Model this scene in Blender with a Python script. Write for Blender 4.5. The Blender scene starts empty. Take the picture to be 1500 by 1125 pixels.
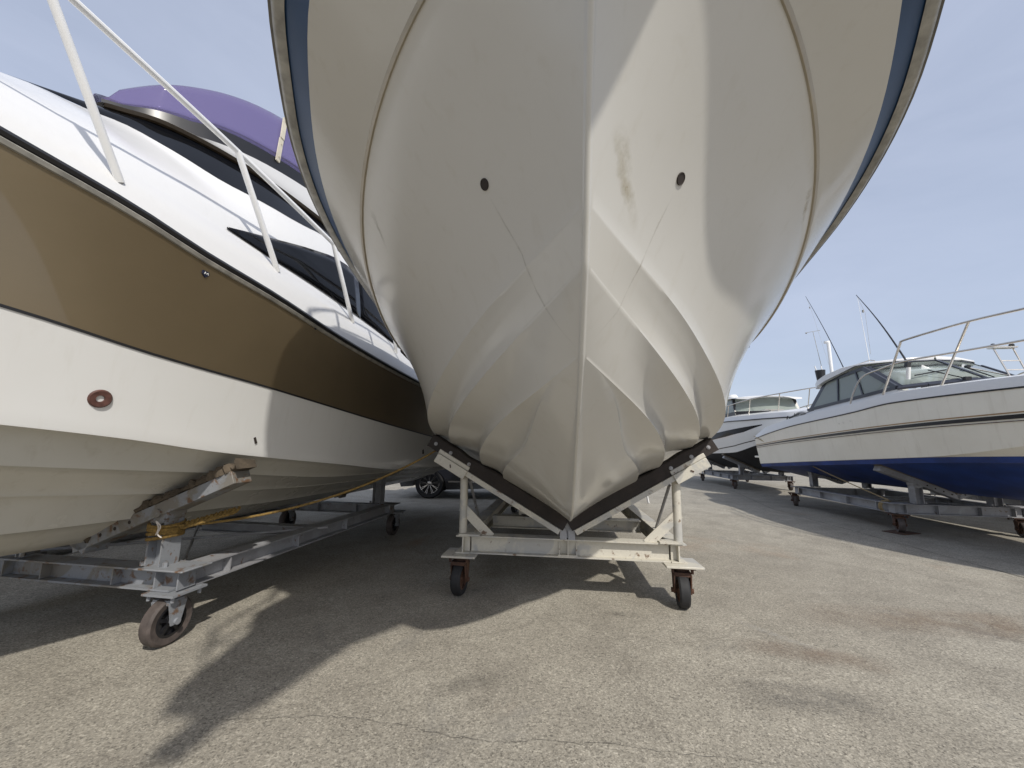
import bpy, math, random
import numpy as np
from mathutils import Vector, Matrix
random.seed(4)
R = math.radians
scene = bpy.context.scene
col = scene.collection

# ------------------------------------------------------------------ helpers
class MB:
    """collects geometry for ONE mesh"""
    def __init__(s): s.v = []; s.f = []; s.m = []
    def add(s, vs, fs, mi=0):
        o = len(s.v); s.v += [tuple(map(float, v)) for v in vs]
        s.f += [tuple(i + o for i in f) for f in fs]; s.m += [mi] * len(fs)
        return s
    def box(s, c, d, rx=0, ry=0, rz=0, mi=0):
        M = Matrix.Rotation(rz, 3, 'Z') @ Matrix.Rotation(ry, 3, 'Y') @ Matrix.Rotation(rx, 3, 'X')
        vs = []
        for x in (-.5, .5):
            for y in (-.5, .5):
                for z in (-.5, .5):
                    vs.append(Vector(c) + M @ Vector((x * d[0], y * d[1], z * d[2])))
        return s.add(vs, [(0, 1, 3, 2), (4, 6, 7, 5), (0, 4, 5, 1), (2, 3, 7, 6), (0, 2, 6, 4), (1, 5, 7, 3)], mi)
    def beam(s, p, q, w, h, up=(0, 0, 1), mi=0):
        """solid bar from p to q, w across, h along 'up'"""
        p = Vector(p); q = Vector(q); d = (q - p).normalized()
        sd = d.cross(Vector(up)).normalized(); u = sd.cross(d).normalized()
        vs = [c + sd * a * w / 2 + u * b * h / 2 for c in (p, q) for a, b in ((-1, -1), (1, -1), (1, 1), (-1, 1))]
        return s.add(vs, [(3, 2, 1, 0), (4, 5, 6, 7), (0, 1, 5, 4), (1, 2, 6, 5), (2, 3, 7, 6), (3, 0, 4, 7)], mi)
    def prof(s, p, q, poly, up=(0, 0, 1), mi=0):
        """extrude a closed 2-D polygon (across, up) from p to q"""
        p = Vector(p); q = Vector(q); d = (q - p).normalized()
        sd = d.cross(Vector(up)).normalized(); u = sd.cross(d).normalized()
        n = len(poly)
        vs = [c + sd * a + u * b for c in (p, q) for a, b in poly]
        fs = [(i, (i + 1) % n, n + (i + 1) % n, n + i) for i in range(n)]
        fs += [tuple(range(n - 1, -1, -1)), tuple(range(n, 2 * n))]
        return s.add(vs, fs, mi)
    def ibeam(s, p, q, h, w, t=.011, mi=0):
        a = w / 2; b = h / 2
        poly = [(-a, -b), (a, -b), (a, -b + t), (t / 2, -b + t), (t / 2, b - t), (a, b - t), (a, b), (-a, b), (-a, b - t), (-t / 2, b - t), (-t / 2, -b + t), (-a, -b + t)]
        return s.prof(p, q, poly, mi=mi)
    def tube(s, pts, r, n=10, mi=0, cap=True):
        pts = [Vector(p) for p in pts]; rs = r if isinstance(r, (list, tuple)) else [r] * len(pts)
        vs = []; fs = []; prev = None
        for i, p in enumerate(pts):
            d = (pts[min(i + 1, len(pts) - 1)] - pts[max(i - 1, 0)]).normalized()
            if prev is None:
                a = Vector((0, 0, 1)) if abs(d.z) < .9 else Vector((1, 0, 0))
                prev = (a - d * a.dot(d)).normalized()
            else:
                prev = (prev - d * prev.dot(d)).normalized()
            b = d.cross(prev)
            for k in range(n):
                t = 2 * math.pi * k / n
                vs.append(p + (prev * math.cos(t) + b * math.sin(t)) * rs[i])
        for i in range(len(pts) - 1):
            for k in range(n):
                fs.append((i * n + k, i * n + (k + 1) % n, (i + 1) * n + (k + 1) % n, (i + 1) * n + k))
        if cap:
            fs.append(tuple(range(n - 1, -1, -1))); fs.append(tuple((len(pts) - 1) * n + k for k in range(n)))
        return s.add(vs, fs, mi)
    def lathe(s, c, axis, prof, n=28, mi=0):
        """prof: list of (radius, offset along axis)"""
        c = Vector(c); ax = Vector(axis).normalized()
        a = Vector((0, 0, 1)) if abs(ax.z) < .9 else Vector((1, 0, 0))
        e = (a - ax * a.dot(ax)).normalized(); g = ax.cross(e)
        vs = []; fs = []
        for r, h in prof:
            for k in range(n):
                t = 2 * math.pi * k / n
                vs.append(c + ax * h + (e * math.cos(t) + g * math.sin(t)) * r)
        for i in range(len(prof) - 1):
            for k in range(n):
                fs.append((i * n + k, i * n + (k + 1) % n, (i + 1) * n + (k + 1) % n, (i + 1) * n + k))
        return s.add(vs, fs, mi)
    def grid(s, rows, mi=0, closed=False):
        n = len(rows[0]); vs = [p for r in rows for p in r]; fs = []
        for i in range(len(rows) - 1):
            for k in range(n - 1 if not closed else n):
                fs.append((i * n + k, i * n + (k + 1) % n, (i + 1) * n + (k + 1) % n, (i + 1) * n + k))
        return s.add(vs, fs, mi)
    def slab(s, poly, nrm, t, mi=0):
        """flat polygon (3-D points) given thickness t along nrm"""
        nv = Vector(nrm).normalized() * t; n = len(poly)
        vs = [Vector(p) for p in poly] + [Vector(p) + nv for p in poly]
        fs = [tuple(range(n)), tuple(range(2 * n - 1, n - 1, -1))] + [(i, n + i, n + (i + 1) % n, (i + 1) % n) for i in range(n)]
        return s.add(vs, fs, mi)
    def build(s, name, mats, parent=None, smooth=35, bevel=0, fix=True, soft=0):
        me = bpy.data.meshes.new(name); me.from_pydata(s.v, [], s.f); me.validate()
        if not isinstance(mats, (list, tuple)): mats = [mats]
        for m in mats: me.materials.append(m)
        if len(mats) > 1 and len(me.polygons) == len(s.m): me.polygons.foreach_set('material_index', s.m)
        if fix:
            import bmesh
            bm = bmesh.new(); bm.from_mesh(me); bmesh.ops.remove_doubles(bm, verts=bm.verts, dist=1e-5)
            bmesh.ops.recalc_face_normals(bm, faces=bm.faces)
            if soft:      # crease only away from the stem, so the stem stays a soft round
                for f in bm.faces: f.smooth = True
                for e in bm.edges:
                    e.smooth = not (len(e.link_faces) == 2 and e.calc_face_angle(0) > R(smooth) and min(abs(v.co.x) for v in e.verts) > soft)
            bm.to_mesh(me); bm.free()
        if smooth and not soft:
            me.polygons.foreach_set('use_smooth', [True] * len(me.polygons)); me.set_sharp_from_angle(angle=R(smooth))
        me.update()
        o = bpy.data.objects.new(name, me); col.objects.link(o)
        if parent is not None: o.parent = parent
        if bevel:
            b = o.modifiers.new('bevel', 'BEVEL'); b.width = bevel; b.segments = 2; b.limit_method = 'ANGLE'; b.angle_limit = R(40); b.harden_normals = False
        return o

def tag(o, label=None, cat=None, group=None, kind=None):
    for k, v in (('label', label), ('category', cat), ('group', group), ('kind', kind)):
        if v: o[k] = v
    return o
def thing(name, label, cat, loc=(0, 0, 0), yaw=0, group=None):
    o = bpy.data.objects.new(name, None); col.objects.link(o); o.empty_display_size = .3
    o.location = loc; o.rotation_euler = (0, 0, -R(yaw))
    return tag(o, label, cat, group)

def crv(knots, xs):
    """smooth curve through rows (s, l, z); returns (l, s, z) at each s in xs"""
    K = np.array(knots, float); k = K[:, 0]; V = K[:, 1:]
    d = np.diff(V, axis=0) / np.diff(k)[:, None]
    m = np.zeros_like(V); m[0] = d[0]; m[-1] = d[-1]
    h = np.diff(k)
    for i in range(1, len(k) - 1):
        for c in range(V.shape[1]):
            if d[i - 1, c] * d[i, c] > 0:
                w1 = 2 * h[i] + h[i - 1]; w2 = h[i] + 2 * h[i - 1]
                m[i, c] = (w1 + w2) / (w1 / d[i - 1, c] + w2 / d[i, c])
    xs = np.clip(np.asarray(xs, float), k[0], k[-1])
    i = np.clip(np.searchsorted(k, xs) - 1, 0, len(k) - 2); H = h[i]; t = ((xs - k[i]) / H)[:, None]; H = H[:, None]
    P = (2*t**3 - 3*t**2 + 1) * V[i] + (t**3 - 2*t**2 + t) * H * m[i] + (-2*t**3 + 3*t**2) * V[i + 1] + (t**3 - t**2) * H * m[i + 1]
    return np.stack([P[:, 0], xs, P[:, 1]], axis=1)

def uline(knots, U):
    s0 = knots[0][0]; s1 = knots[-1][0]
    return crv(knots, s0 + (s1 - s0) * U)

def fair(knots, U, sigma):
    """like uline, but faired with a moving average so the line has no kinks between its knots"""
    s0 = knots[0][0]; s1 = knots[-1][0]; n = 700; xs = np.linspace(s0, s1, n); P = crv(knots, xs); h = xs[1] - xs[0]
    m = max(2, int(3 * sigma / h)); w = np.exp(-.5 * (np.arange(-m, m + 1) * h / sigma) ** 2); w /= w.sum(); out = P.copy()
    for c in (0, 2):
        v = P[:, c]; e = np.concatenate([2 * v[0] - v[m:0:-1], v, 2 * v[-1] - v[-2:-m - 2:-1]]); out[:, c] = np.convolve(e, w, 'valid')
    q = s0 + (s1 - s0) * U
    return np.stack([np.interp(q, xs, out[:, 0]), q, np.interp(q, xs, out[:, 2])], 1)

def panel(a, b, n, ex=1.0, ez=1.0):
    """rows strictly between curves a and b plus b; ex bends the lateral, ez the height"""
    out = []
    for k in range(1, n + 1):
        t = k / n
        r = a + (b - a) * t
        r[:, 0] = a[:, 0] + (b[:, 0] - a[:, 0]) * (t ** ex)
        r[:, 2] = a[:, 2] + (b[:, 2] - a[:, 2]) * (t ** ez)
        out.append(r)
    return out
def mirrored(rows):
    return [r * np.array([-1, 1, 1]) for r in rows]
def add_both(mb, rows, mi=0, keel=None):
    """adds rows for both sides, closing the centreline at the stem"""
    mb.grid(rows, mi); mb.grid(mirrored(rows), mi)
    stem = [rows[0][0]]
    for r in rows[1:]:
        if np.linalg.norm(r[0] - stem[-1]) > .012: stem.append(r[0])
    stem[-1] = rows[-1][0]; stem = np.array(stem)
    if keel is not None: stem = np.concatenate([keel[::-1], stem[1:]])
    T = np.gradient(stem[:, 1:], axis=0) if len(stem) > 1 else np.array([[-.6, .8]])
    mb.grid(round_edge(stem, T), mi)
    return mb
def round_edge(line, T):
    """half-round nose along a centreline: line rows are (half width, s, z), T the tangent in (s, z)"""
    T = T / (np.linalg.norm(T, axis=1)[:, None] + 1e-9); n = np.stack([-T[:, 1], T[:, 0]], 1)
    n[n[:, 1] > 0] *= -1
    flip = (abs(n[:, 1]) < .05) & (n[:, 0] > 0); n[flip] *= -1
    return [[np.array([p[0] * math.cos(a), p[1] + m_[0] * p[0] * .85 * math.sin(a), p[2] + m_[1] * p[0] * .85 * math.sin(a)]) for a in np.linspace(0, math.pi, 7)] for p, m_ in zip(line, n)]

# ------------------------------------------------------------------ materials
def mat(name):
    m = bpy.data.materials.new(name); m.use_nodes = True
    nt = m.node_tree; b = nt.nodes['Principled BSDF']
    return m, nt, b
def N(nt, t, **kw):
    n = nt.nodes.new(t)
    for k, v in kw.items(): setattr(n, k, v)
    return n
def ramp(nt, fac, stops):
    r = N(nt, 'ShaderNodeValToRGB'); nt.links.new(fac, r.inputs[0])
    e = r.color_ramp.elements
    while len(e) < len(stops): e.new(.5)
    for el, (p, c) in zip(e, stops):
        el.position = p; el.color = (c[0], c[1], c[2], 1) if isinstance(c, (tuple, list)) else (c, c, c, 1)
    return r.outputs[0]
def noise(nt, scale, detail=4, rough=.55, vec=None, dist=0):
    n = N(nt, 'ShaderNodeTexNoise'); n.inputs['Scale'].default_value = scale; n.inputs['Detail'].default_value = detail
    n.inputs['Roughness'].default_value = rough; n.inputs['Distortion'].default_value = dist
    if vec is None:
        tc = N(nt, 'ShaderNodeTexCoord'); vec = tc.outputs['Object']
    nt.links.new(vec, n.inputs['Vector'])
    return n.outputs[0]
def mix(nt, fac, a, b, mode='MIX'):
    m = N(nt, 'ShaderNodeMix', data_type='RGBA', blend_type=mode)
    for sock, val in ((m.inputs[0], fac), (m.inputs[6], a), (m.inputs[7], b)):
        if hasattr(val, 'is_linked'): nt.links.new(val, sock)
        elif isinstance(val, (int, float)): sock.default_value = val
        else: sock.default_value = (*val, 1)
    return m.outputs[2]
def mathn(nt, op, a, b=0.0, clamp=False):
    m = N(nt, 'ShaderNodeMath', operation=op); m.use_clamp = clamp
    for i, v in enumerate((a, b)):
        if hasattr(v, 'is_linked'): nt.links.new(v, m.inputs[i])
        else: m.inputs[i].default_value = v
    return m.outputs[0]
def bump(nt, b, h, strength=.2, dist=.01):
    n = N(nt, 'ShaderNodeBump'); n.inputs['Strength'].default_value = strength; n.inputs['Distance'].default_value = dist
    nt.links.new(h, n.inputs['Height']); nt.links.new(n.outputs[0], b.inputs['Normal'])
def simple(name, c, rough=.5, metal=0, coat=0, spec=.5, var=.15, vscale=6, bmp=0, bscale=60):
    m, nt, b = mat(name)
    f = noise(nt, vscale, 5)
    lo = [x * (1 - var) for x in c]; hi = [min(1, x * (1 + var)) for x in c]
    nt.links.new(ramp(nt, f, [(.3, lo), (.7, hi)]), b.inputs['Base Color'])
    b.inputs['Roughness'].default_value = rough; b.inputs['Metallic'].default_value = metal
    b.inputs['Coat Weight'].default_value = coat; b.inputs['Coat Roughness'].default_value = .05
    b.inputs['Specular IOR Level'].default_value = spec
    if bmp: bump(nt, b, noise(nt, bscale, 3), bmp, .004)
    return m

def gelcoat(name, c, stain, rough=.16, grime=.35, wave=.05):
    """aged glossy fibreglass: faint blotches, thin vertical runs and hairline scuffs"""
    m, nt, b = mat(name)
    tc = N(nt, 'ShaderNodeTexCoord')
    f1 = noise(nt, 1.3, 6, .6, tc.outputs['Object'])
    base = mix(nt, ramp(nt, f1, [(.35, 0), (.75, grime)]), c, stain)
    mp = N(nt, 'ShaderNodeMapping'); mp.inputs['Scale'].default_value = (9, 9, .5); nt.links.new(tc.outputs['Object'], mp.inputs[0])
    f2 = noise(nt, 1.6, 5, .6, mp.outputs[0], .4)
    base = mix(nt, ramp(nt, f2, [(.56, 0), (.8, grime * 1.5)]), base, stain)
    f3 = noise(nt, 42, 3, .7, tc.outputs['Object'])
    base = mix(nt, ramp(nt, f3, [(.74, 0), (.9, .16)]), base, [x * .45 for x in stain])
    nt.links.new(base, b.inputs['Base Color'])
    nt.links.new(ramp(nt, f1, [(.3, rough * .8), (.8, rough * 1.9)]), b.inputs['Roughness'])
    b.inputs['Specular IOR Level'].default_value = .5
    # slow waviness of moulded fibreglass
    bump(nt, b, noise(nt, 2.2, 2, .4, tc.outputs['Object']), wave, .05)
    return m

M = {}
M['hull_cream'] = gelcoat('gelcoat_cream', (.575, .562, .522), (.47, .44, .37), .13, .22)
M['knuckle'] = simple('grimy_knuckle', (.37, .325, .245), .4, var=.12, vscale=5)
M['hull_white'] = gelcoat('gelcoat_white', (.70, .70, .685), (.56, .54, .49), .08, .2, .04)
M['hull_ivory'] = gelcoat('gelcoat_ivory', (.84, .81, .715), (.55, .5, .4), .16, .3)
M['bottom_cream'] = gelcoat('gelcoat_bottom', (.56, .545, .49), (.42, .39, .32), .2, .4)
M['deck_white'] = gelcoat('gelcoat_deck', (.70, .70, .695), (.6, .59, .57), .16, .15)
M['navy'] = simple('navy_stripe', (.022, .055, .125), .4, spec=.3, var=.15, vscale=3)
M['blue'] = simple('blue_antifouling', (.011, .043, .21), .5, var=.35, vscale=3)
M['black_bottom'] = simple('black_antifouling', (.02, .02, .022), .6, var=.3)
M['black_trim'] = simple('black_trim', (.012, .012, .014), .35)
M['brown_trim'] = simple('brown_stripe', (.055, .022, .015), .4)
M['tan_line'] = simple('tan_stripe', (.33, .22, .11), .5)
M['rub'] = simple('rub_rail_vinyl', (.33, .32, .29), .5, var=.3, vscale=14)
M['rub_dark'] = simple('rub_rail_dark', (.13, .12, .10), .55, var=.3, vscale=14)
M['steel'] = simple('stainless', (.62, .58, .52), .25, metal=1, var=.1, vscale=20)
M['white_tube'] = simple('white_rail_paint', (.8, .8, .79), .25, var=.04)
M['white_plastic'] = simple('white_plastic', (.75, .75, .73), .4, var=.06)
M['black_rubber'] = simple('black_rubber', (.022, .022, .024), .65, var=.3, vscale=25, bmp=.2)
M['tyre'] = simple('tyre_rubber', (.018, .018, .019), .7, var=.2, vscale=30)
M['hole'] = simple('hole_shade', (.03, .022, .018), .8)  # shade inside holes and slots, given as a dark colour
M['bronze'] = simple('bronze_fitting', (.10, .045, .035), .5, metal=.2, var=.35, vscale=40)
M['rope_yellow'] = simple('rope_yellow', (.20, .125, .032), .85, var=.5, vscale=70, bmp=.8, bscale=160)
M['rope_tan'] = simple('rope_tan', (.36, .27, .14), .85, var=.4, vscale=70, bmp=.8, bscale=160)
M['rope_white'] = simple('rope_white', (.6, .55, .5), .85, var=.2, vscale=70)
M['car_paint'] = simple('car_paint_black', (.004, .004, .006), .25, coat=.15, var=.05)
M['chrome'] = simple('chrome', (.75, .75, .77), .12, metal=1, var=.03)
M['seat'] = simple('seat_vinyl', (.05, .08, .09), .6)
M['interior'] = simple('cabin_liner', (.60, .61, .56), .7, var=.06)
M['sand'] = simple('sand_bank', (.50, .36, .27), .9, var=.2, vscale=.6)
M['ladder'] = simple('ladder_aluminium', (.78, .78, .78), .4, metal=.2, var=.06)

def gold():
    m, nt, b = mat('gold_metallic_paint')
    f = noise(nt, 1.2, 5)
    c = mix(nt, ramp(nt, f, [(.3, 0), (.7, 1)]), (.235, .18, .105), (.28, .217, .13))
    fl = noise(nt, 420, 2, .6)
    c = mix(nt, ramp(nt, fl, [(.62, 0), (.75, .5)]), c, (.33, .25, .15))
    nt.links.new(c, b.inputs['Base Color'])
    b.inputs['Metallic'].default_value = .8; b.inputs['Roughness'].default_value = .36
    b.inputs['Coat Weight'].default_value = .8; b.inputs['Coat Roughness'].default_value = .04
    return m
M['gold'] = gold()

def painted_steel(name, paint, patch, rust=.2, rough=.55):
    """old yard steel: paint, bare primer patches, rust freckles and grime"""
    m, nt, b = mat(name)
    tc = N(nt, 'ShaderNodeTexCoord'); v = tc.outputs['Object']
    f1 = noise(nt, 3.2, 5, .6, v, .6); f2 = noise(nt, 14, 6, .65, v, .3); f3 = noise(nt, 60, 4, .7, v)
    c = mix(nt, ramp(nt, f1, [(.50, 0), (.56, .75)]), paint, patch)
    c = mix(nt, ramp(nt, f3, [(.35, .25), (.7, 0)]), c, [x * .6 for x in paint])
    rf = ramp(nt, f2, [(.66 - rust * .5, 0), (.72 - rust * .4, .9)])
    rc = mix(nt, f3, (.075, .034, .018), (.20, .115, .055))
    c = mix(nt, rf, c, rc)
    nt.links.new(c, b.inputs['Base Color'])
    b.inputs['Roughness'].default_value = rough; b.inputs['Metallic'].default_value = .1
    bump(nt, b, f2, .35, .004)
    return m
M['white_steel'] = painted_steel('painted_steel_cream', (.58, .55, .47), (.40, .40, .39), .10)
M['galv'] = painted_steel('galvanised_steel', (.30, .30, .31), (.38, .39, .41), .1)
M['galv_rusty'] = painted_steel('galvanised_steel_rusty', (.25, .262, .28), (.185, .16, .12), .2)
M['rust'] = painted_steel('rusted_steel', (.075, .04, .028), (.125, .06, .034), .2, .85)
M['bracket'] = painted_steel('zinc_bracket', (.34, .35, .37), (.42, .42, .43), .12)

def timber(name, c1, c2, axis=(30, 3, 30), rough=.75):
    m, nt, b = mat(name)
    tc = N(nt, 'ShaderNodeTexCoord'); mp = N(nt, 'ShaderNodeMapping'); mp.inputs['Scale'].default_value = axis
    nt.links.new(tc.outputs['Object'], mp.inputs[0])
    f = noise(nt, 1.5, 6, .65, mp.outputs[0], .5); g = noise(nt, 7, 5)
    c = mix(nt, f, c1, c2); c = mix(nt, ramp(nt, g, [(.35, .5), (.6, 0)]), c, [x * .5 for x in c1])
    nt.links.new(c, b.inputs['Base Color']); b.inputs['Roughness'].default_value = rough
    bump(nt, b, f, .5, .006)
    return m
M['dark_wood'] = timber('dark_wet_timber', (.012, .009, .008), (.040, .029, .023))
M['old_wood'] = timber('weathered_timber', (.10, .085, .065), (.27, .23, .18))
M['frayed'] = timber('frayed_carpet', (.032, .027, .021), (.17, .13, .088), (40, 14, 40), .95)

def glass(name, tint, dens=.5, rough=.02, dcol=None, ior=1.45):
    """thin tinted pane: part see-through, part mirror"""
    m, nt, b = mat(name)
    nt.nodes.remove(b); out = nt.nodes['Material Output']
    tr = N(nt, 'ShaderNodeBsdfTransparent'); tr.inputs[0].default_value = (*tint, 1)
    gl = N(nt, 'ShaderNodeBsdfGlossy'); gl.inputs['Roughness'].default_value = rough
    fr = N(nt, 'ShaderNodeFresnel'); fr.inputs[0].default_value = ior
    mx = N(nt, 'ShaderNodeMixShader'); nt.links.new(fr.outputs[0], mx.inputs[0])
    nt.links.new(tr.outputs[0], mx.inputs[1]); nt.links.new(gl.outputs[0], mx.inputs[2])
    if dens:
        df = N(nt, 'ShaderNodeBsdfDiffuse'); df.inputs[0].default_value = (*(dcol or [x * .5 for x in tint]), 1)
        m2 = N(nt, 'ShaderNodeMixShader'); m2.inputs[0].default_value = dens
        nt.links.new(tr.outputs[0], m2.inputs[1]); nt.links.new(df.outputs[0], m2.inputs[2]); nt.links.new(m2.outputs[0], mx.inputs[1])
    nt.links.new(mx.outputs[0], out.inputs[0])
    return m
M['clear_glass'] = glass('cabin_glass', (.90, .95, .92), .40, .02, (.60, .67, .61))  # pale diffuse share paints glare and dust onto the panes
M['dark_glass'] = simple('dark_tinted_glass', (.004, .0045, .006), .05, spec=.16, var=.1)
M['purple'] = glass('purple_acrylic', (.66, .60, .80), .40, .05, (.215, .19, .32), 1.16)

def film(name, c, amount, scale=20):
    """thin dried-water film: dirt over a see-through base, broken up by noise"""
    m, nt, b = mat(name)
    out = nt.nodes['Material Output']; tr = N(nt, 'ShaderNodeBsdfTransparent'); mx = N(nt, 'ShaderNodeMixShader')
    b.inputs['Base Color'].default_value = (*c, 1); b.inputs['Roughness'].default_value = .4
    at = N(nt, 'ShaderNodeAttribute'); at.attribute_name = 'cover'
    nt.links.new(mathn(nt, 'MULTIPLY', ramp(nt, noise(nt, scale, 6, .7), [(.32, 0), (.72, amount)]), at.outputs['Fac']), mx.inputs[0])
    nt.links.new(tr.outputs[0], mx.inputs[1]); nt.links.new(b.outputs[0], mx.inputs[2]); nt.links.new(mx.outputs[0], out.inputs[0])
    return m
M['run'] = film('dried_water_run', (.32, .28, .21), .34, 9)
M['run_brown'] = film('rusty_water_run', (.46, .40, .27), .55, 16)
def concrete():
    m, nt, b = mat('yard_concrete')
    tc = N(nt, 'ShaderNodeTexCoord'); v = tc.outputs['Object']
    big = noise(nt, .35, 6, .6, v, .3); mid = noise(nt, 2.3, 6, .65, v, .2); agg = noise(nt, 58, 5, .8, v); grit = noise(nt, 190, 3, .7, v)
    c = mix(nt, ramp(nt, big, [(.3, 0), (.7, 1)]), (.295, .270, .222), (.375, .348, .288))
    c = mix(nt, ramp(nt, mid, [(.35, .6), (.60, 0)]), c, (.215, .195, .16))
    # exposed aggregate: pale and dark grains
    c = mix(nt, ramp(nt, agg, [(.37, .45), (.47, 0)]), c, (.12, .108, .09))
    c = mix(nt, ramp(nt, agg, [(.54, 0), (.66, .40)]), c, (.53, .50, .43))
    vo = N(nt, 'ShaderNodeTexVoronoi'); vo.inputs['Scale'].default_value = 95; nt.links.new(v, vo.inputs['Vector'])
    c = mix(nt, ramp(nt, vo.outputs['Distance'], [(.10, .55), (.26, 0)]), c, (.09, .08, .07))
    c = mix(nt, ramp(nt, grit, [(.55, 0), (.75, .35)]), c, (.52, .49, .43))
    for sc_, lo_, hi_ in ((135, .55, 1.38), (74, .82, 1.15)):
        vg = N(nt, 'ShaderNodeTexVoronoi'); vg.inputs['Scale'].default_value = sc_; nt.links.new(v, vg.inputs['Vector'])
        sep = N(nt, 'ShaderNodeSeparateColor'); nt.links.new(vg.outputs['Color'], sep.inputs[0])
        c = mix(nt, 1.0, c, ramp(nt, sep.outputs[0], [(0, lo_), (.25, .95), (.8, 1.02), (1, hi_)]), 'MULTIPLY')
    # sparse dark pebbles / oil drops
    v2 = N(nt, 'ShaderNodeTexVoronoi'); v2.inputs['Scale'].default_value = 5.5; nt.links.new(v, v2.inputs['Vector'])
    c = mix(nt, ramp(nt, v2.outputs['Distance'], [(.025, .7), (.055, 0)]), c, (.07, .065, .058))
    # rusty and grey stains
    st = noise(nt, .55, 5, .6, v, .8)
    c = mix(nt, ramp(nt, st, [(.60, 0), (.74, .42)]), c, (.27, .165, .10))
    mp = N(nt, 'ShaderNodeMapping'); mp.inputs['Location'].default_value = (7.3, 3.1, 0); nt.links.new(v, mp.inputs[0])
    st2 = noise(nt, 1.1, 6, .65, mp.outputs[0], 1.2)
    c = mix(nt, ramp(nt, st2, [(.60, 0), (.74, .45)]), c, (.15, .145, .135))
    # drag marks from wheels
    mp3 = N(nt, 'ShaderNodeMapping'); mp3.inputs['Scale'].default_value = (.35, 3.5, 1); mp3.inputs['Rotation'].default_value = (0, 0, R(-24)); nt.links.new(v, mp3.inputs[0])
    dr = noise(nt, 1.6, 6, .7, mp3.outputs[0], .2)
    c = mix(nt, ramp(nt, dr, [(.62, 0), (.72, .3)]), c, (.46, .43, .37))
    # hairline cracks
    dn = N(nt, 'ShaderNodeTexNoise'); dn.inputs['Scale'].default_value = 1.7; dn.inputs['Detail'].default_value = 6; nt.links.new(v, dn.inputs['Vector'])
    ad = N(nt, 'ShaderNodeVectorMath', operation='MULTIPLY_ADD'); nt.links.new(dn.outputs[1], ad.inputs[0]); ad.inputs[1].default_value = (.8, .8, 0); nt.links.new(v, ad.inputs[2])
    cr = N(nt, 'ShaderNodeTexVoronoi', feature='DISTANCE_TO_EDGE'); cr.inputs['Scale'].default_value = .21; nt.links.new(ad.outputs[0], cr.inputs['Vector'])
    crk = ramp(nt, cr.outputs['Distance'], [(.0001, .22), (.0005, 0)])
    c = mix(nt, crk, c, (.07, .06, .05))
    nt.links.new(c, b.inputs['Base Color'])
    b.inputs['Roughness'].default_value = .88; b.inputs['Specular IOR Level'].default_value = .25
    h = mathn(nt, 'ADD', agg, mathn(nt, 'MULTIPLY', grit, .4)); h = mathn(nt, 'ADD', h, mathn(nt, 'MULTIPLY', vo.outputs['Distance'], .8))
    bump(nt, b, h, .38, .005)
    return m
M['concrete'] = concrete()
M['joint'] = simple('joint_filler', (.07, .065, .058), .9, var=.3, vscale=10)

# ------------------------------------------------------------------ setting
g = MB()
g.add([(-400, -300, 0), (400, -300, 0), (400, 900, 0), (-400, 900, 0)], [(0, 1, 2, 3)])
tag(g.build('ground', M['concrete'], smooth=0), kind='structure')
j = MB()
def jline(p, q, w=.012):
    d = Vector((q[0] - p[0], q[1] - p[1], 0)).normalized(); s_ = Vector((-d.y, d.x, 0)) * w / 2
    n = 40; rows = []
    for i in range(n + 1):
        c_ = Vector((*p, .004)).lerp(Vector((*q, .004)), i / n); a = random.uniform(.6, 1.3); o_ = s_.normalized() * random.uniform(-.005, .005)
        rows.append([c_ + o_ - s_ * a, c_ + o_ + s_ * a])
    j.grid(rows)
JOINTS = [((7.15, 13.0), (5.885, 9.09)), ((5.885, 9.09), (5.3, 2.6)), ((-9, 14.5), (14, 16.5))]
for p, q in JOINTS: jline(p, q)
tag(j.build('ground_joint', M['joint'], smooth=0), kind='structure')

ck = MB()
for P_ in ([(-1.45, 2.06), (-1.03, 2.108), (-.73, 2.104), (-.455, 2.045), (-.13, 1.966), (.1, 1.97), (.476, 1.953), (.76, 1.908), (1.1, 1.86)], [(-.13, 1.966), (-.05, 1.80), (.02, 1.6)]):
    rows_ = []
    for a_, b_ in zip(P_, P_[1:]):
        for k in range(10):
            t = k / 10; x = a_[0] + (b_[0] - a_[0]) * t + random.uniform(-.006, .006); y = a_[1] + (b_[1] - a_[1]) * t + random.uniform(-.010, .010); w_ = random.uniform(.0003, .0012)
            rows_.append([(x, y - w_, .004), (x, y + w_, .004)])
    ck.grid(rows_)
tag(ck.build('ground_crack', M['joint'], smooth=0, fix=False), kind='structure')
def ground_film(name, m_, pts, z=.004):
    """soft edged stain lying on the concrete: rows of (x, y, half width)"""
    q = MB(); rws = []; n = len(pts)
    for i, (x, y, w) in enumerate(pts):
        dx = pts[min(i + 1, n - 1)][0] - pts[max(i - 1, 0)][0]; dy = pts[min(i + 1, n - 1)][1] - pts[max(i - 1, 0)][1]; L_ = math.hypot(dx, dy)
        rws.append([(x - dy / L_ * w * k, y + dx / L_ * w * k, z) for k in (-1, -.6, -.2, .2, .6, 1)])
    q.grid(rws); o = q.build(name, m_, fix=False, smooth=0)
    at = o.data.attributes.new('cover', 'FLOAT', 'POINT')
    at.data.foreach_set('value', [math.cos(k * math.pi / 2) * min(1, 3 * i / (n - 1), 3 * (1 - i / (n - 1))) for i in range(n) for k in (-.99, -.6, -.2, .2, .6, .99)])
    tag(o, kind='structure'); return o
M['rust_stain'] = film('rust_stain', (.27, .18, .115), .5, 3.0); M['pale_scrape'] = film('pale_scrape', (.50, .47, .40), .7, 30); M['oil_stain'] = film('oil_stain', (.13, .122, .108), .42, 5)
def seg(p, q, w, n=12): return [(p[0] + (q[0] - p[0]) * i / n, p[1] + (q[1] - p[1]) * i / n, w) for i in range(n + 1)]
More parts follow.
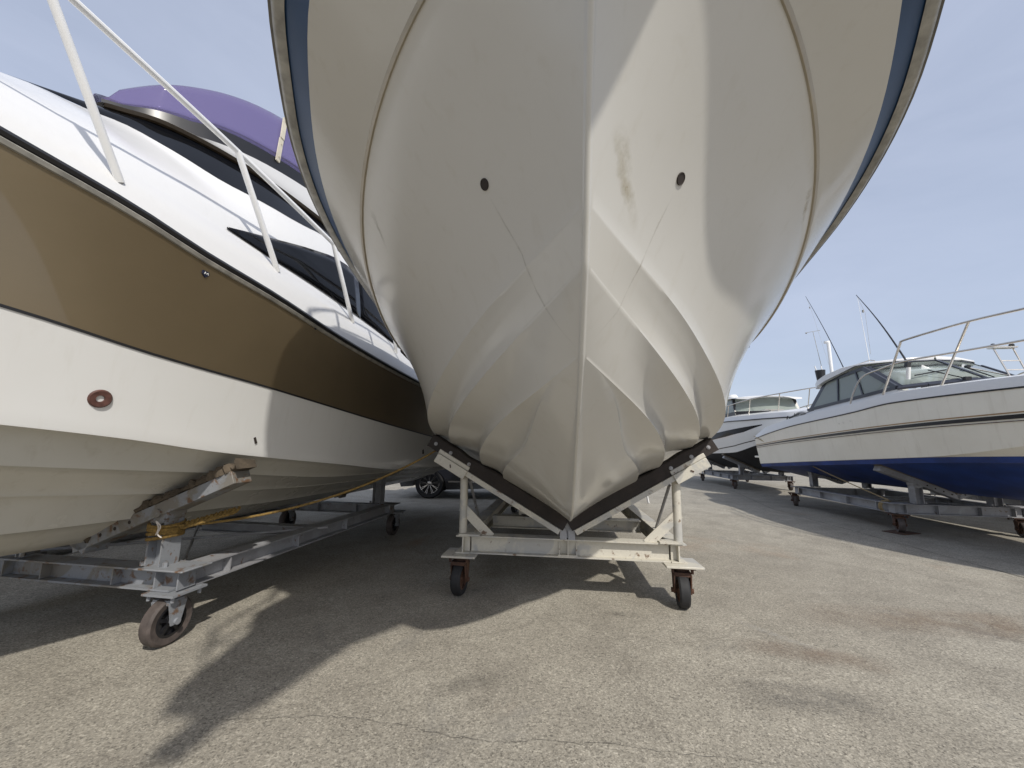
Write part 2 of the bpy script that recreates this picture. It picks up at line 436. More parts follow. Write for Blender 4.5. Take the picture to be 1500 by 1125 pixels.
ground_film('rust_stain', M['rust_stain'], seg((2.1, 3.45), (4.9, 3.05), .30))
ground_film('rust_stain', M['rust_stain'], seg((1.5, 2.9), (2.4, 2.6), .14), .0045)
ground_film('oil_stain', M['oil_stain'], seg((1.2, 2.35), (2.0, 2.25), .16)); ground_film('oil_stain', M['oil_stain'], seg((-.45, 2.3), (.0, 2.45), .09)); ground_film('oil_stain', M['oil_stain'], seg((.75, 3.35), (1.05, 3.3), .06))
for i in range(7): ground_film('scrape', M['pale_scrape'], seg((-1.35 + .02 * i, 3.62 + .035 * i), (-.45 + .03 * i, 4.0 + .05 * i), random.uniform(.006, .02)), .0042 + .0002 * i)
ground_film('scrape', M['pale_scrape'], seg((1.7, 3.3), (2.1, 2.7), .05)); ground_film('scrape', M['pale_scrape'], seg((-1.2, 2.75), (-.55, 3.05), .02), .0046)

# ------------------------------------------------------------------ BIG BOAT IN THE MIDDLE
MY = 6.6
main = thing('fishing_boat', 'large cream boat seen from under its bow, navy stripe below the rail', 'boat', (.523, 3.634, 0), MY)
U = np.linspace(0, 1, 72) ** 1.7
END = 5.5
K = dict(
 keel=[(-1.86, .011, 1.47), (-1.64, .011, 1.32), (-1.26, .011, 1.08), (-.88, .011, .845), (-.5, .012, .745), (-.15, .012, .69), (.3, .012, .66), (1, .012, .64), (END, .012, .62)],
 s3=[(-2.1, .012, 1.665), (-2.036, 0.088, 1.612), (-1.851, 0.191, 1.561), (-1.587, 0.327, 1.507), (-1.286, 0.475, 1.425), (-0.905, 0.619, 1.328), (-0.415, 0.747, 1.220), (-0.100, 0.785, 1.135), (0.300, 0.790, 1.060), (1.500, 0.790, 0.920), (END, .72, .86)],
 s2=[(-2.36, .012, 1.93), (-2.172, 0.126, 1.878), (-1.951, 0.289, 1.785), (-1.696, 0.457, 1.698), (-1.424, 0.618, 1.607), (-1.080, 0.786, 1.522), (-0.685, 0.938, 1.433), (-0.300, 1.045, 1.355), (0.100, 1.080, 1.285), (1.000, 1.090, 1.120), (2.500, 1.080, 1.000), (END, 1.0, .96)],
 ch=[(-2.47, .012, 2.1), (-2.3, .129, 2.051), (-2.1, .294, 2.0), (-1.8, .513, 1.917), (-1.5, .704, 1.817), (-1.2, .888, 1.715), (-.9, 1.039, 1.613), (-.6, 1.153, 1.523), (-.3, 1.218, 1.452), (.1, 1.275, 1.378), (.8, 1.35, 1.28), (2, 1.4, 1.2), (3.5, 1.4, 1.16), (END, 1.3, 1.14)],
 kn=[(-2.93, .018, 2.89), (-2.8, .28, 2.888), (-2.6, .534, 2.873), (-2.3, .821, 2.835), (-2, 1.047, 2.766), (-1.6, 1.277, 2.656), (-1.2, 1.436, 2.545), (-.8, 1.551, 2.45), (-.4, 1.637, 2.371), (.2, 1.715, 2.28), (1.5, 1.72, 2.12), (3.5, 1.6, 2.0), (END, 1.43, 1.95)],
 bl=[(-3.06, .03, 3.10), (-3.0, .22, 3.10), (-2.88, .52, 3.09), (-2.75, .76, 3.075), (-2.6, .975, 3.05), (-2.2, 1.255, 2.955), (-1.8, 1.455, 2.865), (-1.4, 1.591, 2.79), (-1, 1.685, 2.72), (-.6, 1.755, 2.65), (.4, 1.815, 2.5), (1.5, 1.79, 2.38), (3.5, 1.64, 2.28), (END, 1.46, 2.25)],
 ra=[(-3.22, .03, 3.25), (-3.17, .22, 3.245), (-3.05, .45, 3.22), (-2.92, .64, 3.19), (-2.8, .83, 3.165), (-2.6, 1.10, 3.11), (-2.2, 1.36, 3.03), (-1.8, 1.55, 2.946), (-1.4, 1.67, 2.87), (-1, 1.745, 2.8), (-.6, 1.79, 2.736), (-.2, 1.825, 2.67), (.4, 1.855, 2.6), (1.5, 1.83, 2.5), (3.5, 1.68, 2.42), (END, 1.5, 2.4)],
)
C = {k: fair(v, U, dict(s3=.17, s2=.17, ch=.17, kn=.13, keel=.09, bl=.06, ra=.05)[k]) for k, v in K.items()}
def strake(e, wmax, rise=.30, lip=.016, ramp_len=1.0):
    """root and lip rows of a spray strake whose outer edge is e; it fades in along its first metre"""
    g = np.clip((e[:, 1] - e[0, 1]) / ramp_len, 0, 1); g = g * g * (3 - 2 * g)
    w = np.minimum(wmax * g, .6 * np.maximum(e[:, 0] - .02, 0))
    root = e.copy(); root[:, 0] -= w; root[:, 2] -= rise * w
    top = e.copy(); top[:, 2] += lip * g; top[:, 0] += .003 * g
    return root, e, top
def sweep(a, b, n, ex, g, dip=.0):
    """concave panel from one strake lip to the next; g (0..1) says how far it has grown out of the stem"""
    out = []
    for k in range(1, n + 1):
        t = k / n; r = a + (b - a) * t; e_ = 1 + (ex - 1) * g
        r[:, 0] = a[:, 0] + (b[:, 0] - a[:, 0]) * t ** e_ - dip * g * math.sin(math.pi * min(1, t * 1.4)) * np.minimum(1, (b[:, 0] - a[:, 0]) / .2)
        out.append(r)
    return out
def growth(e, L):
    g = np.clip((e[:, 1] - e[0, 1]) / L, 0, 1); return g * g * (3 - 2 * g)
r3, e3, t3 = strake(C['s3'], .20, .62)
r2, e2, t2 = strake(C['s2'], .15)
rc, ec, tc_ = strake(C['ch'], .17)
kl = C['kn']; kk = np.minimum(1, kl[:, 0] / .2)
ku = kl.copy(); ku[:, 0] += .019 * kk; ku[:, 2] += .010 * kk
def off_(r, a, b_):
    q = r.copy(); q[:, 0] = np.maximum(q[:, 0] + a, .004); q[:, 2] += b_; return q
rows = [C['keel']] + sweep(C['keel'], r3, 6, 1.0, 0) + sweep(r3, e3, 8, 2.4, growth(e3, .55)) + [t3] + sweep(t3, e2, 18, 3.2, growth(e2, .55), .022) + [t2] + sweep(t2, ec, 18, 3.2, growth(ec, .6), .022) + [tc_] \
     + panel(tc_, kl, 16, 1.75) + [ku] + panel(ku, C['bl'], 6, 1.12)
hb = MB(); add_both(hb, rows, keel=C['keel'])
hb.add([rows[0][-1]] + [r[-1] for r in rows[1:]] + [r[-1] * np.array([-1, 1, 1]) for r in rows[::-1]], [tuple(range(2 * len(rows)))])
# flat of the keel

hullM = hb.build('hull', M['hull_cream'], main, smooth=30, soft=.05)
km = MB(); edge_rows = [off_(kl, -.004, -.004), off_(kl, .006, -.007), off_(ku, .002, -.004), off_(ku, .002, .008), off_(ku, -.02, .006)]
km.grid(edge_rows); km.grid(mirrored(edge_rows)); km.build('spray_knuckle', M['knuckle'], main, smooth=40)
for sg in (-1, 1):
    fs = MB(); i1 = [i for i in range(len(kl)) if .12 < kl[i][1] < 3.6]
    fs.tube([(sg * (ku[i][0] + .012), ku[i][1], ku[i][2] + .02) for i in i1], .028, 8)
    fs.build('fender_strip', M['black_rubber'], main)
sb = MB(); srows = [C['bl']] + panel(C['bl'], C['ra'], 4, 1.05)
sb_rows = [r + np.array([0, 0, 0]) for r in srows]
add_both(sb, sb_rows); sb.build('blue_stripe', M['navy'], main, smooth=42)
def edge_strip(mb, line, profile, mi=0):
    """sweeps a small (out, up) profile along a gunwale line on both sides"""
    rws = []
    for (a, b) in profile:
        r = line.copy()
        d = np.gradient(line[:, :2], axis=0); nrm = np.stack([d[:, 1], -d[:, 0]], 1); nrm /= np.linalg.norm(nrm, axis=1)[:, None] + 1e-9
        nrm[nrm[:, 0] < 0] *= 1
        r[:, 0] += nrm[:, 0] * a; r[:, 1] += nrm[:, 1] * a; r[:, 2] += b
        r[:, 0] = np.maximum(r[:, 0], .002)
        rws.append(r)
    add_both(mb, rws, mi)
rr = MB(); edge_strip(rr, C['ra'], [(-.005, -.012), (.03, -.012), (.045, .0), (.048, .03), (.035, .05), (.0, .055)])
rr.build('rub_rail', M['rub'], main, smooth=50)
r2b = MB(); edge_strip(r2b, C['ra'], [(.046, .006), (.058, .01), (.058, .024), (.046, .028)])
r2b.build('rub_strip', M['rub_dark'], main, smooth=50)
# deck and gunwale
dk = MB(); top = C['ra'].copy(); top[:, 2] += .055
inn = top.copy(); inn[:, 0] = np.maximum(0.004, inn[:, 0] - .12); inn[:, 2] += .02
mid_ = inn.copy(); mid_[:, 0] *= .5; mid_[:, 2] += .05
cen = inn.copy(); cen[:, 0] = 0.002; cen[:, 2] += .08
add_both(dk, [top, inn, mid_, cen]); dk.build('deck', M['deck_white'], main)
# low wheelhouse behind the foredeck
wh = MB()
whp = [(-.2, 2.72), (.35, 3.35), (2.6, 3.42), (2.75, 2.6)]
for (w0, w1) in ((1.05, .95),):
    ring = lambda sgn: [(sgn * (w0 if z < 3 else w1), s_, z) for s_, z in whp]
    a_ = ring(-1); b_ = ring(1)
    wh.add(a_ + b_, [(0, 1, 2, 3), (7, 6, 5, 4), (0, 4, 5, 1), (1, 5, 6, 2), (2, 6, 7, 3)])
wh.box((0, 1.45, 3.44), (2.2, 2.7, .06))
wheelhouse = wh.build('wheelhouse', M['deck_white'], main, bevel=.03)
for sgn in (-1, 1):
    wn = MB(); wn.slab([(sgn * 1.012, .45, 3.28), (sgn * 1.04, .25, 2.95), (sgn * 1.04, 2.4, 2.95), (sgn * 1.012, 2.4, 3.28)], (sgn, 0, .2), .012)
    wn.build('window', M['dark_glass'], wheelhouse)
# bow pulpit: platform, anchor roller, rail
pp = MB()
pts = [(-.36, -2.9), (-.565, -3.12), (-.575, -3.5), (-.38, -3.8), (-.25, -4.45), (-.17, -4.58), (.17, -4.58), (.25, -4.45), (.38, -3.8), (.575, -3.5), (.565, -3.12), (.36, -2.9)]
pp.slab([(x, y, 3.285 - .02 * (y + 3.1)) for x, y in pts], (0, 0, 1), .09)
pulpit = pp.build('pulpit', M['deck_white'], main, bevel=.015)
ar = MB(); ar.box((.03, -4.66, 3.30), (.012, .26, .10)); ar.box((.13, -4.66, 3.30), (.012, .26, .10)); ar.lathe((.08, -4.74, 3.29), (1, 0, 0), [(.0, -.045), (.05, -.045), (.035, 0), (.05, .045), (0, .045)], 16); ar.box((.08, -4.62, 3.27), (.10, .2, .02))
ar.build('anchor_roller', M['steel'], pulpit)
br = MB()
railp = [(x, y, z) for x, y, z in [(.30, -4.32, 3.98), (.36, -3.7, 3.93), (.62, -3.2, 3.88), (1.02, -2.6, 3.8), (1.4, -1.9, 3.68), (1.62, -1.2, 3.55), (1.72, -.4, 3.4), (1.74, .2, 3.3), (1.74, .5, 2.7)]]
for sgn in (-1, 1):
    br.tube([(sgn * x, y, z) for x, y, z in railp], .016, 8)
    br.tube([(sgn * x * .99, y, z - .33) for x, y, z in railp[:-2]], .010, 8)
    for x, y, z in (railp[0], railp[4], railp[5], railp[6]):
        br.tube([(sgn * x, y, z), (sgn * (x - .02 + (0 if y < -3.3 else -.03)), y + .06, z - .68 if y < -3 else np.interp(y, [k[0] for k in K['ra']], [k[2] for k in K['ra']]) + .04)], .013, 8)
br.tube([(-.30, -4.32, 3.98), (-.16, -4.46, 3.99), (.16, -4.46, 3.99), (.30, -4.32, 3.98)], .016, 8)
br.build('bow_rail', M['steel'], main)
# drain holes in the bow flare: dark capped plugs, the inner shade given as colour
def hull_hit(s_, frac):
    i = int(np.argmin(abs(kl[:, 1] - s_)))
    return i
for (l_, s_, z_) in ((-.391, -2.246, 2.361), (.382, -2.236, 2.339)):
    dh = MB(); nrm = Vector((.619 * (1 if l_ > 0 else -1), -.60, -.508)).normalized()
    dh.lathe(Vector((l_, s_, z_)) - nrm * .03, nrm, [(.0, .033), (.019, .033), (.021, .035), (.023, .034), (.024, .0)], 20)
    dh.build('drain_hole', M['hole'], main)

def run_on(hull, path, w0, w1, m_, name='water_run', n=26):
    """a dried water run lying on the hull skin: a narrow ribbon that follows it closely"""
    P = spl0(path, max(2, n // (len(path) - 1))); q = MB(); rws = []
    for i, p in enumerate(P):
        d = (P[min(i + 1, len(P) - 1)] - P[max(i - 1, 0)]).normalized(); row = []
        ok, c, nr, _ = hull.closest_point_on_mesh(p)
        sd = d.cross(nr).normalized(); t = i / (len(P) - 1); w = (w0 + (w1 - w0) * t) * random.uniform(.75, 1.25)
        for k in (-1, -.6, -.2, .2, .6, 1):
            ok, c2, n2, _ = hull.closest_point_on_mesh(c + sd * k * w / 2); row.append(c2 + (c2 - hull_c).normalized() * 0 + n2 * .0012)
        rws.append(row)
    q.grid(rws); o = q.build(name, m_, main, fix=False)
    at = o.data.attributes.new('cover', 'FLOAT', 'POINT'); L_ = len(rws)
    at.data.foreach_set('value', [math.cos(k * math.pi / 2) ** .8 * min(1, 5 * i / L_, 2.5 * (1 - i / (L_ - 1))) for i in range(L_) for k in (-.98, -.6, -.2, .2, .6, .98)])
    return o
def spl0(P, n):
    P = [Vector(p) for p in P]; return [P[i].lerp(P[i + 1], k / n) for i in range(len(P) - 1) for k in range(n)] + [P[-1]]
hull_c = Vector((0, 1, 2))
run_on(hullM, [(-.377, -2.229, 2.317), (-.31, -2.208, 2.198), (-.239, -2.199, 2.073), (-.171, -2.148, 1.937), (-.0885, -2.135, 1.784), (-.02, -2.133, 1.68)], .012, .008, M['run'])
run_on(hullM, [(.37, -2.224, 2.30), (.296, -2.195, 2.158), (.212, -2.162, 1.99), (.128, -2.126, 1.849), (.043, -2.139, 1.72)], .011, .007, M['run'])
run_on(hullM, [(.095, -2.53, 2.34), (.13, -2.45, 2.28), (.135, -2.40, 2.22), (.17, -2.33, 2.175), (.20, -2.26, 2.11)], .09, .05, M['run_brown'])
run_on(hullM, [(1.25, -1.7, 2.62), (1.30, -1.62, 2.56), (1.36, -1.5, 2.50)], .05, .03, M['run_brown'])
run_on(hullM, [(-1.2, -1.75, 2.60), (-1.22, -1.7, 2.5), (-1.2, -1.6, 2.38)], .05, .02, M['run'])

# ------------------------------------------------------------------ trailers
GROUPT = 'boat trailers standing in the yard'
def caster(parent, l, s_, ztop, r, w, yaw, fork_mat, tyre_mat, rim_mat, plate=.24, pmat=None):
    f = MB(); zc = r
    d = Vector((math.cos(yaw), math.sin(yaw), 0)); ax = Vector((-d.y, d.x, 0))       # d: rolling direction, ax: axle
    c = Vector((l, s_, 0))
    off = d * (-.03)
    f.box((l, s_, ztop - .008), (plate, plate, .014), rz=yaw)
    f.lathe((l, s_, ztop - .05), (0, 0, 1), [(0, 0), (.055, 0), (.06, .035), (0, .035)], 18)
    cc = c + off
    f.box((cc.x, cc.y, ztop - .06), (.11, w + .05, .03), rz=yaw)
    for sg in (-1, 1):
        a = cc + ax * sg * (w / 2 + .018)
        f.slab([a + Vector((0, 0, ztop - .06)) + d * .06, a + Vector((0, 0, ztop - .06)) - d * .06, a + Vector((0, 0, zc - .02)) - d * .03, a + Vector((0, 0, zc - .02)) + d * .03], ax * sg, .010)
    f.lathe(cc + Vector((0, 0, zc)), ax, [(0, -w / 2 - .045), (.02, -w / 2 - .045), (.02, w / 2 + .045), (0, w / 2 + .045)], 10)
    for sx in (-1, 1):
        for sy in (-1, 1):
            p = c + d * sx * plate * .38 + ax * sy * plate * .38
            f.lathe((p.x, p.y, ztop - .05), (0, 0, 1), [(0, 0), (.012, 0), (.012, .05), (0, .05)], 6)
    fo = f.build('caster', fork_mat, parent)
    t = MB(); c0 = cc + Vector((0, 0, zc))
    t.lathe(c0, ax, [(r * .66, -w * .42), (r * .9, -w * .5), (r * .985, -w * .34), (r, 0), (r * .985, w * .34), (r * .9, w * .5), (r * .66, w * .42)], 32)
    t.build('tyre', tyre_mat, fo)
    h = MB(); h.lathe(c0, ax, [(r * .67, -w * .40), (r * .56, -w * .43), (r * .54, -w * .2), (r * .22, -w * .12), (r * .2, -w * .45), (0, -w * .45)], 24)
    h.lathe(c0, ax, [(r * .67, w * .40), (r * .56, w * .43), (r * .54, w * .2), (r * .22, w * .12), (r * .2, w * .45), (0, w * .45)], 24)
    for k in range(5):
        a = 2 * math.pi * k / 5
        e = (Vector((0, 0, 1)) * math.cos(a) + d * math.sin(a))
        for sg in (-1, 1):
            h.beam(c0 + e * r * .18 + ax * sg * w * .3, c0 + e * r * .6 + ax * sg * w * .3, .022, w * .22, up=ax)
    h.build('rim', rim_mat, fo)
    return fo

# --- white painted trailer under the big boat
tm = thing('boat_trailer', 'cream painted V cradle trailer with dark timber pads under the big bow', 'trailer', (.511, 3.634, 0), MY, GROUPT)
WS = M['white_steel']
zb0, zb1 = .352, .505; zm = (zb0 + zb1) / 2; hb_ = zb1 - zb0
b = MB(); b.ibeam((-.865, 0, zm), (.865, 0, zm), hb_, .13); b.build('cross_beam', WS, tm)
for s_ in (1.12, 2.75, 4.4):
    b = MB(); b.ibeam((-.85, s_, zm - .004), (.85, s_, zm - .004), hb_ - .02, .13); b.build('cross_beam', WS, tm)
for sg in (-1, 1):
    b = MB(); b.ibeam((sg * .93, -.075, zm), (sg * .93, 4.5, zm), hb_, .125)
    b.box((sg * .93 - sg * .03, -.02, zm), (.05, .01, hb_ - .026))
    b.build('side_beam', WS, tm)
    # keel channels lying on the cross beams
    b = MB(); b.box((sg * .46, 1.95, .535), (.15, 1.75, .055)); b.build('keel_channel', WS, tm)
    b = MB(); b.box((sg * .46, 1.10, .512), (.09, .06, .012)); b.build('channel_pad', M['black_rubber'], tm)
    # base plate for the caster
    b = MB(); b.box((sg * .95, -.02, .341), (.30, .29, .018)); b.build('base_plate', WS, tm, bevel=.004)
    # post with base strap
    p = MB(); p.tube([(sg * .945, -.01, .517), (sg * .95, -.01, 1.06)], .036, 18); p.box((sg * .87, -.03, .513), (.19, .12, .014))
    p.build('post', WS, tm)
    br_ = MB(); br_.beam((sg * .96, -.012, .745), (sg * .685, -.012, .485), .085, .012, up=(0, -1, 0)); br_.build('brace', WS, tm)
    br_ = MB(); br_.tube([(sg * .905, .03, .98), (sg * .915, .62, .51)], .014, 8); br_.build('brace', M['galv'], tm)
    # tilted head channel on the post
    ang = math.atan(.57); hd = Vector((math.cos(ang) * sg, 0, math.sin(ang))); hn = Vector((-math.sin(ang) * sg, 0, math.cos(ang)))
    c0 = Vector((sg * 1.055, -.055, 1.115))
    h = MB(); h.beam(c0 - hd * .16, c0 + hd * .16, .15, .085, up=hn); h.beam(c0 - hd * .16 + hn * .062 + Vector((0, .01, 0)), c0 + hd * .17 + hn * .062 + Vector((0, .01, 0)), .13, .038, up=hn)
    h.build('post_head', WS, tm, bevel=.004)
    kb = MB(); kb.box(c0 + Vector((0, -.080, .0)), (.030, .004, .010), ry=-ang * sg + .9); kb.build('weld_mark', M['rust'], tm)
    # V board: dark timber on a steel angle
    a0 = Vector((sg * .012, -.05, .635)); L_ = 1.44
    pd = MB(); rws = []
    n = 30
    for i in range(n + 1):
        t = i / n; cpt = a0 + hd * (L_ * t)
        wob = .006 * math.sin(17 * t + sg) + .004 * math.sin(41 * t)
        rws.append([cpt + Vector((0, -.055, 0)) + hn * (-.058), cpt + Vector((0, .055, 0)) + hn * (-.058), cpt + Vector((0, .055, 0)) + hn * (.062 + wob), cpt + Vector((0, -.045, 0)) + hn * (.062 + wob), cpt + Vector((0, -.055, 0)) + hn * (.052 + wob)])
    pd.grid(rws, closed=True); pd.add(rws[0], [(4, 3, 2, 1, 0)]); pd.add(rws[-1], [(0, 1, 2, 3, 4)])
    pad = pd.build('v_pad', M['dark_wood'], tm)
    for t in (.70, .84, .955):
        bo = MB(); q = a0 + hd * (L_ * t) + hn * .0 + Vector((0, -.056, 0))
        bo.lathe(q, (0, -1, 0), [(0, .0), (.017, .0), (.017, .004), (.009, .005), (.009, .010), (0, .010)], 12); bo.build('bolt', M['galv'], pad)
    an = MB(); q0 = a0 + hd * .02; q1 = a0 + hd * (L_ - .10)
    q1 = a0 + hd * (L_ * .70)
    an.beam(q0 + hn * -.083 + Vector((0, -.01, 0)), q1 + hn * -.083 + Vector((0, -.01, 0)), .11, .045, up=hn)
    an.build('v_angle', M['galv'] if False else WS, tm)
    caster(tm, sg * .95, -.02, .332, .135, .085, R(90 - 6), M['rust'], M['tyre'], M['rust'], .2)
    caster(tm, sg * .93, 4.4, .352, .14, .085, R(80), M['rust'], M['tyre'], M['rust'], .2)
# centre bracket under the apex
cb = MB(); cb.box((-.036, -.065, .565), (.060, .012, .125)); cb.box((.036, -.065, .565), (.060, .012, .125)); cb.box((0, -.02, .57), (.12, .07, .11)); cb.build('apex_bracket', M['bracket'], tm, bevel=.003)
cb = MB()
for x in (-.075, 0, .075): cb.slab([(x, -.064, .363), (x, -.008, .363), (x, -.008, .49), (x, -.055 if x == 0 else -.02, .49 if x == 0 else .45)], (1, 0, 0), .008)
cb.box((0, -.035, .369), (.17, .06, .01)); cb.build('gusset', WS, tm)
cb = MB(); cb.lathe((0, -.07, .625), (0, -1, 0), [(0, 0), (.03, 0), (.025, .02), (0, .02)], 8); cb.box((0, -.05, .615), (.07, .06, .05), ry=.78); cb.build('apex_cap', M['galv_rusty'], tm)

# --- galvanised trailers
def galv_trailer(label, loc, yaw, hw, rear, slope, padz, pad_l, wheel_r, wheel_yaw, rusty=0, zb=(.30, .455), pad_half=.62, post_l=None, far_hw=None):
    t = thing('boat_trailer', label, 'trailer', loc, yaw, GROUPT)
    zm = (zb[0] + zb[1]) / 2; h = zb[1] - zb[0]; G = M['galv_rusty'] if rusty else M['galv']; G2 = M['galv']
    post_l = post_l or hw - .14
    for s_ in (0, rear):
        b = MB(); b.ibeam((-(far_hw or hw) - .03, s_, zm), (hw + .03, s_, zm), h, .15)
        for x in (-hw + .1, -.3, .3, hw - .1): b.box((x, s_, zm), (.010, .13, h - .024))
        b.build('cross_beam', G if s_ == 0 else G2, t)
    b = MB(); b.ibeam((-hw + .06, rear * .5, zm - .004), (hw - .06, rear * .5, zm - .004), h - .03, .12); b.build('cross_beam', G2, t)
    hw0 = hw
    for sg in (-1, 1):
        hw = far_hw if (far_hw and sg < 0) else hw0
        b = MB(); b.ibeam((sg * hw, .078, zm), (sg * hw, rear - .078, zm), h, .15)
        for q in (.35, 1.1, 1.9): b.box((sg * hw, q, zm), (.135, .010, h - .024))
        b.build('side_beam', G2, t)
        b = MB(); b.tube([(sg * (hw - .1), .12, zb[1] - .02), (-sg * (hw - .1), rear * .5 - .08, zb[1] - .02 - sg * .012)], .012, 8); b.build('tie_rod', G2, t)
        for s_ in (0, rear):
            # corner plate
            b = MB(); b.box((sg * (hw - .02), s_, zb[1] + .007), (.34, .22, .012)); b.box((sg * (hw + .075), s_, zm), (.011, .13, h - .01))
            b.build('corner_plate', G, t, bevel=.004)
            # H post leaning under the pad
            pl = sg * post_l; zt = padz + slope * post_l
            p = MB(); p.ibeam((0, 0, 0), (0, 0, 0), 1, 1) if False else None
            for k in (-1, 1): p.box((pl + sg * .0 + k * .055, s_, (zb[1] + .013 + zt - .14) / 2), (.011, .13, zt - .14 - zb[1] - .013))
            p.box((pl, s_, (zb[1] + .013 + zt - .14) / 2), (.10, .011, zt - .14 - zb[1] - .013))
            p.lathe((pl, s_ - .065, zt - .13), (0, 1, 0), [(0, 0), (.075, 0), (.075, .13), (0, .13)], 20)
            p.lathe((pl, s_ - .085, zt - .13), (0, 1, 0), [(0, 0), (.028, 0), (.028, .17), (0, .17)], 8)
            for bx in (-.09, .09): p.lathe((pl + bx, s_ - .05, zb[1] + .013), (0, 0, 1), [(.016, 0), (.016, .03), (0, .03)], 6)
            p.build('post', G if s_ == 0 else G2, t)
            # pad: channel with a timber plank and worn carpet on top
            ang = math.atan(slope); hd = Vector((math.cos(ang) * sg, 0, math.sin(ang))); hn = Vector((-math.sin(ang) * sg, 0, math.cos(ang)))
            m0 = Vector((sg * pad_l, s_, padz + slope * pad_l))
            pc = MB(); pc.beam(m0 - hd * pad_half - hn * .098, m0 + hd * (pad_half - .06) - hn * .098, .15, .085, up=hn)
            for k in range(4): pc.lathe(m0 - hd * (pad_half - .12 - k * .12) - hn * .098 - Vector((0, .075, 0)), (0, -1, 0), [(0, .0005), (.016, .0005), (.016, -.01)], 10, mi=1)
            po = pc.build('pad', [G, M['hole']], t, bevel=.004)
            pt = MB(); rws = []; n = 60 if rusty else 20
            for i in range(n + 1):
                q = m0 + hd * (pad_half * (-1 + 2 * i / n)); a = .020 * random.uniform(-1, 1) if rusty else .003 * random.uniform(-1, 1)
                c_ = .018 * random.uniform(-1, 1) if rusty else 0
                rws.append([q + Vector((0, -.075 + c_, 0)) - hn * (.055 + a * .4), q + Vector((0, .075, 0)) - hn * .055, q + Vector((0, .075, 0)) + hn * (-.002), q + Vector((0, -.07 + c_ * .7, 0)) + hn * (-.004 + a), q + Vector((0, -.083 + c_, 0)) - hn * (.028 - a)])
            pt.grid(rws, closed=True); pt.add(rws[0], [(4, 3, 2, 1, 0)]); pt.add(rws[-1], [(0, 1, 2, 3, 4)])
            pt.build('pad_timber', M['frayed'] if rusty else M['old_wood'], po)
            caster(t, sg * hw, s_ + (.0 if s_ == 0 else .25), zb[0] - .002, wheel_r, .085, R(wheel_yaw), G if rusty else M['rust'], M['caster_tyre'], M['rust'] if not rusty else M['black_trim'], .24)
    return t
M['caster_tyre'] = simple('caster_polyurethane', (.075, .06, .053), .7, var=.35, vscale=18)
LY = 9.1; RY = 8.2
tl = galv_trailer('weathered galvanised trailer with frayed pads under the gold striped boat', (-2.959, 2.906, 0), LY, .74, 3.0, .42, .70, .53, .15, 90, 1, zb=(.335, .465), post_l=.60, pad_half=.68, far_hw=.98)
tr = galv_trailer('grey galvanised trailer under the blue bottomed boat, front corner wheel on a steel plate', (7.241, 6.539, 0), RY, .86, 2.74, .40, .70, .52, .125, 70, 0, post_l=.55)
FARO = (7.56 + .85 * math.cos(R(8.2)), 13.47 - .85 * math.sin(R(8.2)), 0)
tf = galv_trailer('distant galvanised trailer under the white black bottomed boat', FARO, RY, .86, 2.94, .46, .63, .6, .125, 80, 0, post_l=.62)

# ------------------------------------------------------------------ BOAT ON THE LEFT (gold stripe)
lb = thing('motor_yacht', 'white motor yacht with broad gold hull stripe and purple windscreen', 'boat', (-2.959, 2.906, 0), LY)
E2 = 5.8
LK = dict(
 keel=[(-2.0, .012, .92), (-1.4, .012, .72), (-.46, .012, .615), (.06, .012, .6), (.64, .012, .585), (1.7, .012, .57), (E2, .012, .57)],
 s3=[(-2.2, .012, 1.05), (-1.5, .15, .9), (-.75, .33, .80), (0, .39, .775), (1.5, .41, .72), (E2, .4, .70)],
 s2=[(-2.45, .012, 1.25), (-1.8, .22, 1.1), (-.77, .49, 1.01), (0, .60, .945), (1.5, .66, .86), (E2, .65, .8)],
 s1=[(-2.7, .012, 1.45), (-2, .38, 1.29), (-.93, .75, 1.178), (-.04, .88, 1.095), (1.5, .95, .965), (E2, .92, .9)],
 ch=[(-2.9, .012, 1.62), (-2.4, .34, 1.52), (-1.8, .62, 1.44), (-1.07, .911, 1.364), (-.61, 1.036, 1.305), (-.27, 1.106, 1.249), (.23, 1.168, 1.191), (1.0, 1.23, 1.115), (2.1, 1.251, 1.013), (4, 1.25, .97), (E2, 1.17, .95)],
 gb=[(-3.1, .012, 2.1), (-2.6, .40, 2.03), (-2, .68, 1.965), (-1.18, .97, 1.868), (-.64, 1.113, 1.772), (.09, 1.223, 1.693), (.87, 1.279, 1.612), (2.33, 1.303, 1.49), (3.6, 1.284, 1.412), (E2, 1.2, 1.36)],
 sh=[(-3.3, .012, 2.93), (-3.1, .25, 2.9), (-2.6, .58, 2.81), (-2, .82, 2.70), (-1.3, 1.003, 2.591), (-.86, 1.126, 2.508), (-.53, 1.192, 2.43), (-.04, 1.253, 2.363), (.74, 1.303, 2.253), (2.3, 1.327, 2.148), (4, 1.3, 2.1), (E2, 1.22, 2.08)],
)
U2 = np.linspace(0, 1, 64) ** 1.4
D = {k: uline(v, U2) for k, v in LK.items()}
q3, f3, g3 = strake(D['s3'], .06, -.05, .01); q2, f2, g2 = strake(D['s2'], .07, -.05, .01); q1, f1, g1 = strake(D['s1'], .08, -.05, .01); qc, fc, gc = strake(D['ch'], .13, -.05, .01)
rows = [D['keel']] + panel(D['keel'], q3, 3) + [f3, g3] + panel(g3, q2, 4, 1.2) + [f2, g2] + panel(g2, q1, 4, 1.2) + [f1, g1] + panel(g1, qc, 4, 1.2) + [fc]
bt = MB(); add_both(bt, rows); bt.grid([D['keel'], D['keel'] * np.array([-1, 1, 1])])
bt.build('hull_bottom', M['bottom_cream'], lb, smooth=38)
rows2 = [fc, gc] + panel(gc, D['gb'], 8, 1.15)
ts = MB(); add_both(ts, rows2)
allr = rows + rows2[1:] + [D['sh']]
